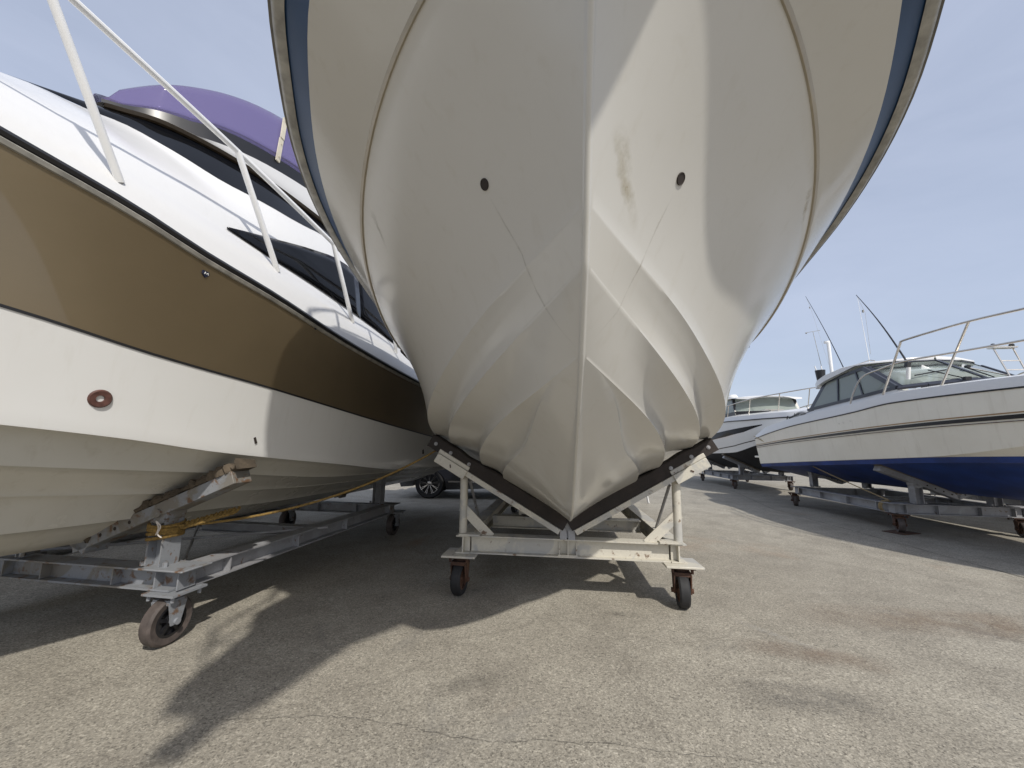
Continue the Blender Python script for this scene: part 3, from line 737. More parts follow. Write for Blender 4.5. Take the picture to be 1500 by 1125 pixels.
ts.add([r[-1] for r in allr] + [r[-1] * np.array([-1, 1, 1]) for r in allr[::-1]], [tuple(range(2 * len(allr)))])
hullL = ts.build('hull', M['hull_white'], lb, smooth=38)
gs = MB(); gtop = D['sh'].copy(); gtop[:, 2] -= .055; gtop[:, 0] -= .002
gr = [D['gb']] + panel(D['gb'], gtop, 8, 1.1); add_both(gs, gr); gs.build('gold_stripe', M['gold'], lb)
pin = MB(); edge_strip(pin, D['gb'], [(-.003, -.009), (.0035, -.009), (.0035, .004), (-.003, .004)]); pin.build('pinstripe', M['black_trim'], lb)
rb1 = MB(); edge_strip(rb1, D['sh'], [(-.01, -.060), (.012, -.058), (.022, -.040), (.012, -.030), (-.01, -.028)]); rb1.build('rub_rail', M['rub'], lb)
rb2 = MB(); edge_strip(rb2, D['sh'], [(-.02, -.030), (.020, -.028), (.030, -.012), (.020, .006), (-.03, .008)]); rb2.build('rub_strip', M['black_trim'], lb)
# superstructure lofted station by station
de = [(-3.2, .10, 2.93), (-2.6, .55, 2.83), (-2, .80, 2.72), (-1.5, .94, 2.64), (-1.1, 1.04, 2.57), (-.8, 1.12, 2.51), (-.5, 1.175, 2.45), (-.1, 1.23, 2.385), (.3, 1.265, 2.325), (.8, 1.29, 2.26), (1.6, 1.30, 2.205), (2.6, 1.305, 2.15), (4, 1.28, 2.11), (5.7, 1.2, 2.09)]
tb = [(-3.2, .04, 2.96), (-2.55, .38, 2.95), (-1.95, .62, 2.9), (-1.45, .80, 2.86), (-1.05, .90, 2.82), (-.75, .96, 2.79), (-.45, 1.0, 2.77), (-.05, 1.03, 2.745), (.3, 1.045, 2.725), (.8, 1.06, 2.70), (1.6, 1.06, 2.655), (2.6, 1.05, 2.58), (4, 1.02, 2.5), (5.7, .95, 2.45)]
ws = [(-3.18, 0, 2.97), (-2.5, 0, 3.02), (-1.95, .0, 3.14), (-1.5, .0, 3.27), (-1.1, .03, 3.38), (-.75, .1, 3.49), (-.5, .25, 3.50), (-.32, .55, 3.37), (-.02, .76, 3.28), (.45, .88, 3.30), (1.2, .93, 3.40), (2.4, .93, 3.42), (4, .9, 3.4), (5.5, .85, 3.38)]
eb = [(-.60, 0, 3.60), (-.58, 0.0, 3.60), (-.56, .0, 3.61), (-.54, .02, 3.62), (-.50, .06, 3.63), (-.42, .16, 3.64), (-.30, .33, 3.64), (-.12, .46, 3.635), (.15, .60, 3.62), (.6, .74, 3.59), (1.3, .84, 3.56), (2.4, .88, 3.54), (4, .88, 3.52), (5.5, .84, 3.5)]
tt = np.linspace(0, 13, 53)
def rs(tab): 
    T = np.array([(l, s_, z) for s_, l, z in tab]); return crv([(i, *T[i]) for i in range(len(T))], tt) if False else np.stack([crv([(i, T[i, c], 0) for i in range(len(T))], tt)[:, 0] for c in range(3)], 1)
dE, tB, wS, eB = rs(de), rs(tb), rs(ws), rs(eb)
rim = dE.copy(); rim[:, 2] -= .02; rim[:, 0] += .012
dkL = MB(); rowsD = [D['sh'][::1]]
sk = [rim, dE] + panel(dE, tB, 5, 1.0, .72) + panel(tB, wS, 9, 1.25, .85)
for r_ in sk: pass
dkL.grid(sk); dkL.grid(mirrored(sk))
dkL.build('deckhouse', M['deck_white'], lb, smooth=50)
# gunwale cap from rub strip to deck edge
shl = crv(LK['sh'], dE[:, 1]); shl[:, 2] += .004; shl[:, 0] -= .005
gw = MB(); gw.grid([shl, rim]); gw.grid(mirrored([shl, rim])); gw.build('gunwale', M['deck_white'], lb)
i0 = int(np.argmin(abs(tt - 4.6)))
wg = MB(); wr = [wS[i0:]] + panel(wS[i0:], eB[i0:], 6, 1.0, 1.0)
wr = [r + np.array([.004, 0, 0]) for r in wr]
wg.grid(wr); wg.grid(mirrored(wr)); wg.build('windshield', M['dark_glass'], lb, smooth=50)
# brow under the flybridge, then the flybridge fairing
def off(r, a, b, ds=0): 
    q = r.copy(); q[:, 0] += a; q[:, 2] += b; q[:, 1] += ds; q[:, 0] = np.maximum(q[:, 0], 0); return q
e_ = eB[i0:]
bw = MB(); rw = [off(e_, -.06, -.012), off(e_, .03, -.006, -.02), off(e_, .045, .014, -.03), off(e_, -.02, .03)]
bw.grid(rw); bw.grid(mirrored(rw)); bw.build('brow', simple('brow_teak', (.05, .035, .02), .5), lb)
k_ = np.linspace(0, 1, len(e_))
grow = np.clip((k_ - .30) / .32, 0, 1)
fb = MB(); f_a = off(e_, -.01, .03); f_b = off(e_, .02, .0, 0); f_b[:, 2] = e_[:, 2] + .04 + .22 * grow; f_c = off(f_b, -.06, .02)
rw = [f_a] + panel(f_a, f_b, 4, .5) + [f_c]; fb.grid(rw); fb.grid(mirrored(rw))
flat = off(f_c, 0, 0); flat[:, 0] = 0; fb.grid([f_c, flat]); fb.grid(mirrored([f_c, flat]))
fb.build('flybridge', M['deck_white'], lb)
db = MB(); d_a = off(f_c, .005, .0); d_b = off(f_c, -.005, .085 ); d_b[:, 2] = d_a[:, 2] + .03 + .11 * np.clip((k_ - .10) / .25, 0, 1)
db.grid([d_a, d_b]); db.grid(mirrored([d_a, d_b])); db.build('screen_base', M['black_trim'], lb)
sc = MB(); hgt = np.interp(k_, [0, .05, .15, .3, .5, 1], [.02, .20, .33, .52, .78, .88]) - (.04 + .22 * grow + .02 + .03 + .11 * np.clip((k_ - .10) / .25, 0, 1)); hgt = np.maximum(hgt, .01)
s_b = off(d_b, 0, -.005); s_t = s_b.copy(); s_t[:, 2] += hgt; s_t[:, 1] += .03 * np.clip(hgt / .36, 0, 1)
rw = [s_b] + panel(s_b, s_t, 5); sc.grid(rw); sc.grid(mirrored(rw))
so = sc.build('windscreen', M['purple'], lb, smooth=30)
sol = so.modifiers.new('thickness', 'SOLIDIFY'); sol.thickness = .006
# bracket on the screen
ib = int(len(e_) * .50)
def bracket(i):
    bb = MB()
    for sg in (1,):
        p0 = s_b[i] + np.array([.012, 0, -.03]); p1 = s_t[i] + np.array([.012, 0, .0]); pm = (p0 * .48 + p1 * .52)
        bb.beam(p0, pm, .045, .012, up=(1, 0, .1)); bb.beam(pm + np.array([.006, 0, .004]), p1, .045, .012, up=(1, 0, .1))
        for q in (p0 * .9 + p1 * .1, p0 * .6 + p1 * .4, p0 * .06 + p1 * .94): bb.lathe(Vector(q) + Vector((.012, 0, 0)), (1, 0, 0), [(0, .005), (.006, .004), (.006, -.01)], 8)
    return bb.build('screen_bracket', simple('bracket_ivory', (.6, .55, .44), .5), lb)
# side windows of the deckhouse
def on_side(s_, z):
    best = None
    t_ = int(np.argmin(abs(tB[:, 1] - s_)))
    return t_
def loft_l(s_, z):
    """half-width of the deckhouse skin at station s, height z"""
    pts = []
    for r_ in sk[2:]:
        i = np.argsort(r_[:, 1]); pts.append((np.interp(s_, r_[i, 1], r_[i, 2]), np.interp(s_, r_[i, 1], r_[i, 0])))
    pts.sort(); return float(np.interp(z, [p[0] for p in pts], [p[1] for p in pts]))
LWIN_T = [(-.25, 2.775), (.18, 2.935), (.56, 3.065), (.95, 3.18), (1.24, 3.205), (1.8, 3.07), (2.08, 2.93), (2.62, 2.62)]
LWIN_B = [(-.25, 2.765), (.1, 2.735), (.3, 2.735), (.8, 2.715), (1.3, 2.69), (1.8, 2.65), (2.2, 2.615), (2.62, 2.60)]
def side_window(s0, s1, n=16):
    for sg in (1, -1):
        w = MB(); rws = []
        for i in range(n + 1):
            s_ = s0 + (s1 - s0) * i / n
            zt = np.interp(s_, *zip(*LWIN_T)); zb_ = np.interp(s_, *zip(*LWIN_B)); col_ = []
            for k in range(7):
                z = zb_ + (zt - zb_) * k / 6
                col_.append((sg * (loft_l(s_, z) + .006), s_, z))
            rws.append(col_)
        w.grid(rws); o = w.build('side_window', M['dark_glass'], lb, smooth=60)
        so_ = o.modifiers.new('thickness', 'SOLIDIFY'); so_.thickness = .008; so_.offset = 1 if sg > 0 else 1
side_window(-.25, 1.40); side_window(1.412, 2.62)
bracket(ib)
# white bow rail
lr = MB()
rl = [(-3.45, .0, 3.62), (-3.3, .22, 3.6), (-2.8, .6, 3.52), (-2.1, .90, 3.43), (-1.26, 1.09, 3.335), (-.34, 1.12, 3.275), (.66, 1.19, 3.14), (1.5, 1.22, 3.04), (2.3, 1.24, 2.95), (3.2, 1.22, 2.8), (3.6, 1.2, 2.55)]
xs = np.linspace(-3.45, 3.6, 60); RL = crv([(s_, l, z) for s_, l, z in rl], xs)
railo = MB()
railo.tube([tuple(p) for p in RL], .0185, 10); railo.tube([(-p[0], p[1], p[2]) for p in RL], .0185, 10)
railo = railo.build('bow_rail', M['white_tube'], lb)
for (tl_, ts_, tz_), (bl_, bs_), r_ in (((1.075, -1.33, 3.34), (1.045, -.90), .020), ((1.12, -.34, 3.275), (1.115, .13), .021), ((1.19, .66, 3.14), (1.16, 1.12), .020), ((1.235, 1.75, 3.02), (1.17, 2.1), .020), ((.82, -2.3, 3.45), (.66, -1.95), .021)):
    for sg in (1, -1):
        t_ = np.interp(bs_, dE[:, 1], dE[:, 2]); lo_ = np.interp(bs_, dE[:, 1], dE[:, 0]); hi_ = np.interp(bs_, tB[:, 1], tB[:, 2]); li_ = np.interp(bs_, tB[:, 1], tB[:, 0])
        f_ = np.clip((lo_ - bl_) / (lo_ - li_ + 1e-6), 0, 1); bz = t_ + (hi_ - t_) * f_ ** .72 - .01
        st = MB(); st.tube([(sg * tl_, ts_, tz_), (sg * bl_, bs_, bz)], r_, 12); st.build('stanchion', M['white_tube'], railo)
# fittings on the hull
def hull_l(s_, z, names=('ch', 'gb', 'sh')):
    pr = [(np.interp(s_, D[n_][:, 1], D[n_][:, 2]), np.interp(s_, D[n_][:, 1], D[n_][:, 0])) for n_ in names]
    return float(np.interp(z, [p[0] for p in pr], [p[1] for p in pr]))
f_ = MB(); f_.lathe((hull_l(-.80, 1.51) - .002, -.80, 1.51), (.93, -.30, -.15), [(.0, -.012), (.014, -.012), (.017, .010), (.040, .012), (.046, .004), (.046, -.01)], 24); f_.build('skin_fitting', M['bronze'], lb)
f_ = MB(); f_.box((hull_l(0.05, 1.318) + .0, .05, 1.318), (.008, .016, .045), rx=.45); f_.build('hull_slot', M['hole'], lb)
f_ = MB(); f_.box((hull_l(2.9, 1.21) + .0, 2.9, 1.21), (.02, .03, .06), rx=.35); f_.build('hull_slot', M['hole'], lb)
for s_, z in ((-.50, 2.305), (.40, 2.25)):
    sh_ = MB(); l_ = hull_l(s_, z) + .0
    poly = [(-.013, .018), (.013, .018), (.014, -.002), (.0, -.022), (-.014, -.002)]
    sh_.slab([(l_ - .004, s_ + a * 1.6, z + b_ * 1.0) for a, b_ in poly], (1, -.12, -.1), .012); so_ = sh_.build('badge', simple('badge_navy', (.015, .02, .05), .3), lb)
    mk = MB(); mk.tube([(l_ + .010, s_ + a, z + b_) for a, b_ in ((-.012, -.004), (-.009, .009), (0, -.002), (.009, .009), (.012, -.004))], .0022, 6); mk.build('badge_mark', M['white_plastic'], so_)

# ------------------------------------------------------------------ BOAT ON THE RIGHT (blue bottom)
rbt = thing('cabin_cruiser', 'ivory cabin boat with bright blue bottom and steel bow rail', 'boat', (7.241, 6.539, 0), RY)
RE = 3.95
RK = dict(
 keel=[(-3.6, .012, 1.1), (-3, .012, .84), (-2.2, .012, .70), (-1, .012, .66), (0, .012, .65), (RE, .012, .62)],
 wl=[(-3.85, .012, 1.36), (-3.2, .48, 1.30), (-2.2, .965, 1.272), (-1.24, 1.152, 1.236), (-.22, 1.212, 1.178), (1.78, 1.222, 1.064), (RE, 1.13, .938)],
 ch=[(-4.0, .012, 1.86), (-3.2, .62, 1.60), (-2.2, 1.06, 1.384), (-1.25, 1.175, 1.246), (-.22, 1.22, 1.186), (1.78, 1.23, 1.072), (RE, 1.136, .946)],
 sp=[(-4.1, .012, 1.84), (-3.2, .68, 1.775), (-2.3, 1.085, 1.735), (-1.23, 1.238, 1.698), (.1, 1.306, 1.636), (2, 1.30, 1.53), (RE, 1.20, 1.405)],
 sh=[(-4.2, .012, 2.13), (-3.8, .38, 2.11), (-3.2, .74, 2.08), (-2.35, 1.082, 2.05), (-1.69, 1.204, 2.051), (-.81, 1.287, 2.043), (0, 1.318, 1.969), (1.9, 1.319, 1.835), (3.0, 1.28, 1.72), (RE, 1.22, 1.6)],
)
U3 = np.linspace(0, 1, 56) ** 1.25
Q = {k: uline(v, U3) for k, v in RK.items()}
low = Q['wl'].copy(); low[:, 2] -= .075; low[:, 0] -= np.minimum(.03, low[:, 0] * .2)
ki = low.copy(); ki[:, 0] -= np.minimum(.12, ki[:, 0] * .4); ki[:, 2] -= .01
bo = MB(); rws = [Q['keel']] + panel(Q['keel'], ki, 8, 1.0) + [low, Q['wl']]; add_both(bo, rws); bo.grid([Q['keel'], Q['keel'] * np.array([-1, 1, 1])]); bo.build('hull_bottom', M['blue'], rbt, smooth=30)
hs = MB(); rws2 = [Q['wl'], Q['ch']] + panel(Q['ch'], Q['sp'], 6, 1.1) + panel(Q['sp'], Q['sh'], 6, 1.1); add_both(hs, rws2)
allr = rws + rws2[1:]; hs.add([r[-1] for r in allr] + [r[-1] * np.array([-1, 1, 1]) for r in allr[::-1]], [tuple(range(2 * len(allr)))])
hs.build('hull', M['hull_ivory'], rbt, smooth=30)
taper = np.interp(Q['sp'][:, 1], [-4, 0, RE], [.036, .030, .016])
st = MB(); a_ = off(Q['sp'], .003, 0); a_[:, 2] -= taper; b_ = off(Q['sp'], .004, 0); b_[:, 2] += taper * .5; add_both(st, [off(a_, -.006, 0), a_, b_, off(b_, -.006, 0)]); st.build('stripe', M['black_trim'], rbt)
st = MB(); a_ = off(Q['sp'], .005, 0); a_[:, 2] += taper * .5 + .014; b_ = off(a_, .001, .016); add_both(st, [off(a_, -.006, 0), a_, b_, off(b_, -.006, 0)]); st.build('pinstripe', M['tan_line'], rbt)
st = MB(); a_ = off(Q['sp'], .0, 0); a_[:, 2] -= taper + .03; a_[:, 0] += .002; b_ = off(a_, .001, .008); add_both(st, [off(a_, -.006, 0), a_, b_, off(b_, -.006, 0)]); st.build('pinstripe', M['brown_trim'], rbt)
rr_ = MB(); edge_strip(rr_, Q['sh'], [(-.01, -.009), (.009, -.008), (.012, .0), (.008, .006), (-.01, .008)]); rr_.build('rub_rail', M['black_trim'], rbt)
# deck bulwark and foredeck
bh = np.interp(Q['sh'][:, 1], [-4.2, -2.3, -1, 1.9, 3.3, RE], [.12, .135, .15, .18, .185, .08])
d0 = off(Q['sh'], .004, .012); d1 = off(Q['sh'], -.02, .0); d1[:, 2] += bh; d2 = off(d1, -.07, .015); d3 = off(d1, -.22, .0); d3[:, 2] += np.interp(d3[:, 1], [-4, -1, 0, 3], [.03, .05, .05, -.1]); d4 = d3.copy(); d4[:, 0] = .0; d4[:, 2] += np.interp(d4[:, 1], [-4, -1.2, -.6, .5, .51, 4], [.03, .10, .10, .1, -.1, -.2])
dkR = MB(); rws = [d0] + panel(d0, d1, 3, 1.3) + [d2, d3] + panel(d3, d4, 3, 1, .7); dkR.grid(rws); dkR.grid(mirrored(rws)); dkR.build('deck', M['deck_white'], rbt, smooth=50)
# cabin: coaming, dark frames, panes, roof
def both(fn):
    for sg in (-1, 1): fn(sg)
cabw = 1.0
A0 = (1.86, 1.0, 2.16); A1 = (1.36, .93, 2.70); B0 = (-.52, 1.0, 2.32); B1 = (.24, .92, 2.785)      # aft and forward pillar feet / heads: (s,l,z)
def pt(p, sg): return Vector((sg * p[1], p[0], p[2]))
cm = MB()
for sg in (-1, 1):
    cm.slab([(sg * 1.0, 2.3, 1.95), (sg * 1.0, 1.86, 2.15), (sg * 1.0, -.52, 2.31), (sg * .8, -.75, 2.12), (sg * 1.02, -.4, 2.05)], (-sg, 0, 0), .02)
cm.slab([(-.98, 1.84, 1.75), (.98, 1.84, 1.75), (.98, 1.84, 2.16), (-.98, 1.84, 2.16)], (0, 1, 0), .02)
cm.build('coaming', M['deck_white'], rbt)
fr = MB()
def bar(p, q, w=.06, h=.035, up=(1, 0, 0)): fr.beam(p, q, w, h, up=up)
for sg in (-1, 1):
    a0, a1, b0, b1 = (pt(p, sg) for p in (A0, A1, B0, B1))
    fr.slab([a0, a1, a1 + Vector((0, -.14, .02)), a0 + Vector((0, -.15, .015))], (-sg, 0, 0), .03)
    bar(a0 + Vector((0, 0, .02)), b0, .055); bar(a1, b1, .055); bar(b0, b1, .075)
    m0 = a0.lerp(b0, .42); m1 = a1.lerp(b1, .40); bar(m0, m1, .035)
    m0 = a0.lerp(b0, .70); m1 = a1.lerp(b1, .83); bar(m0, m1, .03)
    # windshield edge frame
    fr.beam(b0 + Vector((-sg * .03, -.01, 0)), b1 + Vector((-sg * .05, -.02, 0)), .10, .03, up=(sg * .6, -.8, .4))
wsb = [(-1.0, -.52, 2.315), (-.7, -.70, 2.345), (-.35, -.81, 2.375), (0, -.85, 2.385), (.35, -.81, 2.375), (.7, -.70, 2.345), (1.0, -.52, 2.315)]
wst = [(-.92, .24, 2.785), (-.62, .08, 2.825), (-.3, -.03, 2.842), (0, -.07, 2.848), (.3, -.03, 2.842), (.62, .08, 2.825), (.92, .24, 2.785)]
for i in range(6):
    fr.beam(wsb[i], wsb[i + 1], .08, .035, up=(0, -.6, .8)); fr.beam(wst[i], wst[i + 1], .035, .03, up=(0, -.6, .8))
fr.beam(Vector(wsb[3]), Vector(wst[3]), .05, .03, up=(0, -.8, .6))
fr.build('window_frame', simple('frame_dark', (.025, .028, .04), .3), rbt)
for sg in (-1, 1):
    g_ = MB(); a0, a1, b0, b1 = (pt(p, sg) for p in (A0, A1, B0, B1))
    g_.slab([a0, a1, b1, b0], (-sg, 0, 0), .006); g_.build('side_window', M['clear_glass'], rbt)
g_ = MB(); g_.grid([[Vector(p).lerp(Vector(q), t) for p, q in zip(wsb, wst)] for t in (0, .5, 1)]); o_ = g_.build('windshield', M['clear_glass'], rbt)
o_.modifiers.new('thickness', 'SOLIDIFY').thickness = .006
rf = MB(); rws = []
for s_, z, w in ((1.62, 2.70, .94), (1.45, 2.745, 1.0), (1.2, 2.80, 1.02), (.7, 2.86, 1.0), (.38, 2.90, .965), (.20, 2.91, .80), (.02, 2.915, .45), (-.05, 2.912, .02)):
    rws.append([(w * math.sin(a), s_ + (0), z + (.02 + .06 * math.cos(a) if s_ > .5 else -.02 + .045 * math.cos(a))) for a in np.linspace(-math.pi / 2, math.pi / 2, 17)])
rf.grid(rws); rws2 = [[(x * .985, y, z_ - .045) for x, y, z_ in r_] for r_ in rws]
bot = [[(x, y, (rws[i][0][2] - (.11 if i < 3 else .085)) if rws[i][0][1] > .5 else z_ - .022) for x, y, z_ in r_] for i, r_ in enumerate(rws)]
rf.grid(bot); 
for k in (0, -1): rf.grid([[r_[k] for r_ in rws], [r_[k] for r_ in bot]])
rf.grid([rws[0], bot[0]]); rf.grid([rws[-1], bot[-1]])
roof = rf.build('roof', M['deck_white'], rbt, smooth=50)
hl = MB(); hl.grid([[(x * .97, y, z_ - .006) for x, y, z_ in r_] for r_ in bot[1:]]); hl.build('headliner', M['interior'], roof)
gr_ = MB(); gr_.tube([(-.75, .8, 2.90), (-.75, .72, 2.935), (-.75, .3, 2.95), (-.75, .2, 2.915)], .010, 8); gr_.build('grab_rail', M['steel'], roof)
# inside: bulkhead with door light, console, seats
ci = MB(); ci.box((.62, 1.78, 2.25), (.62, .04, .9)); ci.box((-.62, 1.78, 2.0), (.62, .04, .4)); ci.box((0, -.1, 2.15), (1.7, .5, .3)); ci.box((0, .6, 1.82), (1.9, 2.3, .04)); ci.box((.97, .7, 2.0), (.02, 2.2, .34)); ci.build('bulkhead', M['interior'], rbt)
for x in (-.55, .5):
    se = MB(); se.box((x, .55, 2.22), (.42, .12, .5), rx=-.15); se.box((x, .38, 2.0), (.42, .4, .12)); se.build('seat', M['seat'], rbt, bevel=.04)
# bow rail
for_rail = [(.32, 1.17, 2.10), (.18, 1.155, 2.36), (-.05, 1.15, 2.58), (-.45, 1.145, 2.64), (-.9, 1.14, 2.67), (-1.6, 1.10, 2.63), (-2.4, .96, 2.60), (-3.2, .62, 2.62), (-3.8, .28, 2.66), (-4.1, .0, 2.68)]
top_rail = [(-.43, 1.16, 2.17), (-.90, 1.145, 2.96), (-.96, 1.14, 2.985), (-1.4, 1.11, 2.99), (-1.9, 1.06, 2.985), (-2.4, .96, 2.965), (-3.2, .62, 2.97), (-3.8, .28, 3.0), (-4.1, 0, 3.02)]
def spl(P, n):
    P = [Vector(p) for p in P]; out = []
    for i in range(len(P) - 1):
        p0 = P[max(i - 1, 0)]; p1 = P[i]; p2 = P[i + 1]; p3 = P[min(i + 2, len(P) - 1)]
        for k in range(n):
            t = k / n; out.append(.5 * ((2 * p1) + (p2 - p0) * t + (2 * p0 - 5 * p1 + 4 * p2 - p3) * t * t + (3 * p1 - p0 - 3 * p2 + p3) * t ** 3))
    return out + [P[-1]]
rl_ = MB()
for sg in (-1, 1):
    rl_.tube(spl([(sg * l, s_, z) for s_, l, z in for_rail], 5), .014, 8)
    rl_.tube([(sg * top_rail[0][1], top_rail[0][0], top_rail[0][2])] + spl([(sg * l, s_, z) for s_, l, z in top_rail[1:]], 5), .016, 8)
rlo = rl_.build('bow_rail', M['steel'], rbt)
for (s0, l0, z0), (s1, l1, z1) in (((-1.39, 1.11, 2.19), (-1.86, 1.065, 2.985)), ((-2.6, .90, 2.2), (-2.95, .74, 2.965)), ((-3.4, .48, 2.2), (-3.6, .40, 2.985))):
    for sg in (-1, 1):
        q = MB(); q.tube([(sg * l0, s0, z0), (sg * l1, s1, z1)], .014, 8); q.build('stanchion', M['steel'], rlo)
# tall bent outrigger poles, each in a white holder
def pole(sg, base, tip, bend, hold=True):
    b_ = Vector(base); t_ = Vector(tip); n = 14
    pts_ = [b_.lerp(t_, i / n) + Vector(bend) * math.sin(math.pi * (i / n)) for i in range(n + 1)]
    q = MB(); q.tube(pts_, [.013 * (1 - .72 * i / n) + .001 for i in range(n + 1)], 8)
    po = q.build('outrigger_pole', M['black_trim'], rbt)
    ln = MB(); c_ = t_.lerp(b_, .03); ln.tube([c_, c_ + Vector((0.02, -.1, -.35)), Vector((b_.x, b_.y + .7, b_.z + .3))], .0022, 5); ln.lathe(c_ + Vector((.015, -.06, -.3)), (0, 0, 1), [(0, -.03), (.014, -.02), (.014, .02), (0, .03)], 8); ln.build('outrigger_line', M['rub'], po)
    if hold:
        h = MB(); d = (pts_[1] - pts_[0]).normalized(); h.tube([b_ - d * .02 + Vector((0, 0.0, -.06)), b_ - Vector((0, -.03, .26))], .026, 12, mi=0); h.box(b_ + Vector((0, 0, -.03)), (.05, .06, .09), rx=.4, mi=1); h.build('pole_holder', [M['white_plastic'], M['black_trim']], po)
pole(-1, (-.98, -.76, 2.68), (-.96, .12, 4.14), (0, -.02, .04))
pole(1, (.9, 3.2, 2.6), (.9, 4.784, 5.895), (0, -.04, .06), False)
# aft mast with light and antenna, rod bucket
ms = MB(); ms.tube([(-.2, 2.25, 2.0), (-.2, 2.25, 3.80)], .035, 10); ms.tube([(-.2, 2.3, 3.8), (-.2, 2.3, 3.84)], .06, 10); ms.tube([(-.16, 2.32, 2.0), (-.16, 2.32, 3.7)], .010, 6)
mo = ms.build('mast', M['white_tube'], rbt)
an = MB(); an.tube([(-.3, 2.35, 2.9), (-.38, 2.45, 4.12)], .006, 6); an.tube([(-.55, 2.45, 4.1), (-.25, 2.4, 4.14)], .005, 6); an.lathe((-.53, 2.45, 4.09), (0, 0, 1), [(0, -.02), (.022, 0), (0, .03)], 8); an.build('antenna', M['rub'], mo)
an = MB(); an.tube([(-.30, .95, 2.9), (-.32, 1.02, 4.4)], [.008, .003], 6); an.build('antenna', M['white_tube'], roof)
bk = MB(); bk.lathe((-.5, 2.15, 2.86), (0, 0, 1), [(0, 0), (.075, 0), (.10, .26), (.092, .26), (.07, .02)], 18); bk.build('rod_bucket', M['black_trim'], rbt)
bk = MB(); bk.tube([(-.5, 2.15, 2.0), (-.5, 2.15, 2.88)], .02, 8); bk.tube([(-.55, 2.15, 3.0), (-.60, 2.15, 3.22)], .013, 8); bk.tube([(-.45, 2.15, 3.0), (-.47, 2.15, 3.22)], .013, 8); bk.build('rod_holder', M['white_tube'], rbt)
# light frame on the foredeck
lf = MB()
for x in (-.11, .11): lf.tube([(x, -1.26, 2.28), (x * 1.1, -1.10, 2.80)], .010, 8)
for t in (.35, .62): lf.tube([(-.115, -1.26 + .16 * t, 2.28 + .52 * t), (.115, -1.26 + .16 * t, 2.28 + .52 * t)], .008, 8)
lf.box((0, -1.09, 2.81), (.30, .1, .02)); lfo = lf.build('light_frame', M['steel'], rbt)
for x in (-.11, .12):
    q = MB(); q.lathe((x, -1.09, 2.82), (0, 0, 1), [(0, 0), (.028, 0), (.03, .03), (.016, .05), (0, .055)], 12); q.build('lamp', M['black_trim'], lfo)
wl_ = MB(); wl_.box((.15, -1.62, 2.32), (.26, .3, .05)); wl_.lathe((.15, -1.62, 2.34), (0, 0, 1), [(.07, 0), (.06, .04), (.06, .10), (.08, .13), (0, .13)], 16); wl_.build('windlass', M['black_trim'], rbt, bevel=.01)
# wipers
wp = MB()
wp.tube([(-.30, -.86, 2.40), (-.52, -.52, 2.60)], .008, 6); wp.tube([(-.70, -.50, 2.52), (-.22, -.52, 2.61)], .010, 6); wp.tube([(.05, -.86, 2.42), (.0, -.52, 2.64), (.55, -.72, 2.42)], .009, 6); wp.box((-.32, -.88, 2.40), (.08, .05, .05)); wp.box((.0, -.56, 2.64), (.05, .05, .04))
wp.build('wiper', M['black_trim'], rbt)
# handwritten style script on the coaming near the stern and its dash
sc_ = MB()
def script(y0, z0, w, h):
    P = [(0, .15), (.03, .75), (.10, 1.0), (.13, .8), (.05, .5), (.12, .1), (.17, .0), (.22, .45), (.26, .5), (.25, .1), (.31, .1), (.36, .5), (.38, .1), (.43, .5), (.46, .1), (.51, .5), (.55, .15), (.60, .5), (.63, .1), (.67, .85), (.68, .1), (.75, .5), (.80, .3), (.78, .1), (.88, .5), (.92, .15), (1.0, .4)]
    sc_.tube(spl([(-(1.222), y0 - x * w, z0 + .085 * x + z * h) for x, z in P], 3), .008, 5)
cx = -1.222
def coam_l(s_, z): return 0
script(2.30, 1.985, .50, .085)
sc_.tube([(-1.225, 1.72, 2.07), (-1.235, 1.25, 2.12)], .007, 5)
sc_.build('script_lettering', M['black_trim'], rbt)
f_ = MB(); f_.lathe((-1.165, 2.55, 1.235), (-1, 0, -.1), [(0, -.01), (.02, -.01), (.024, .012), (.038, .014), (.04, -.02)], 18); f_.build('skin_fitting', M['black_trim'], rbt)
for s_, z in ((.42, 1.80), (.12, 1.83), (.30, 1.81)):
    f_ = MB(); f_.lathe((-1.308, s_, z), (-1, 0, 0), [(0, -.01), (.012, -.01), (.016, .006), (.018, -.02)], 12); f_.build('drain_hole', M['hole'], rbt)
# cleats and stern gear
cl = MB(); cl.box((-1.1, 3.75, 1.72), (.05, .22, .03)); cl.box((-1.1, 3.75, 1.70), (.04, .08, .05)); cl.box((-1.12, 3.5, 1.75), (.04, .16, .02)); cl.build('cleat', M['steel'], rbt, bevel=.006)
fd = MB(); fd.lathe((-.95, 2.35, 2.05), (.2, 1, .2), [(0, -.14), (.07, -.1), (.09, 0), (.07, .1), (0, .14)], 16); fd.lathe((-1.0, 2.1, 2.07), (1, .3, 0), [(0, -.1), (.08, -.1), (.10, 0), (.08, .1), (0, .1)], 16); fd.build('stern_gear', M['rub'], rbt)
st_ = MB(); st_.box((-1.0, RE + .12, 1.12), (.3, .28, .05)); st_.build('trim_step', M['hull_ivory'], rbt, bevel=.01)

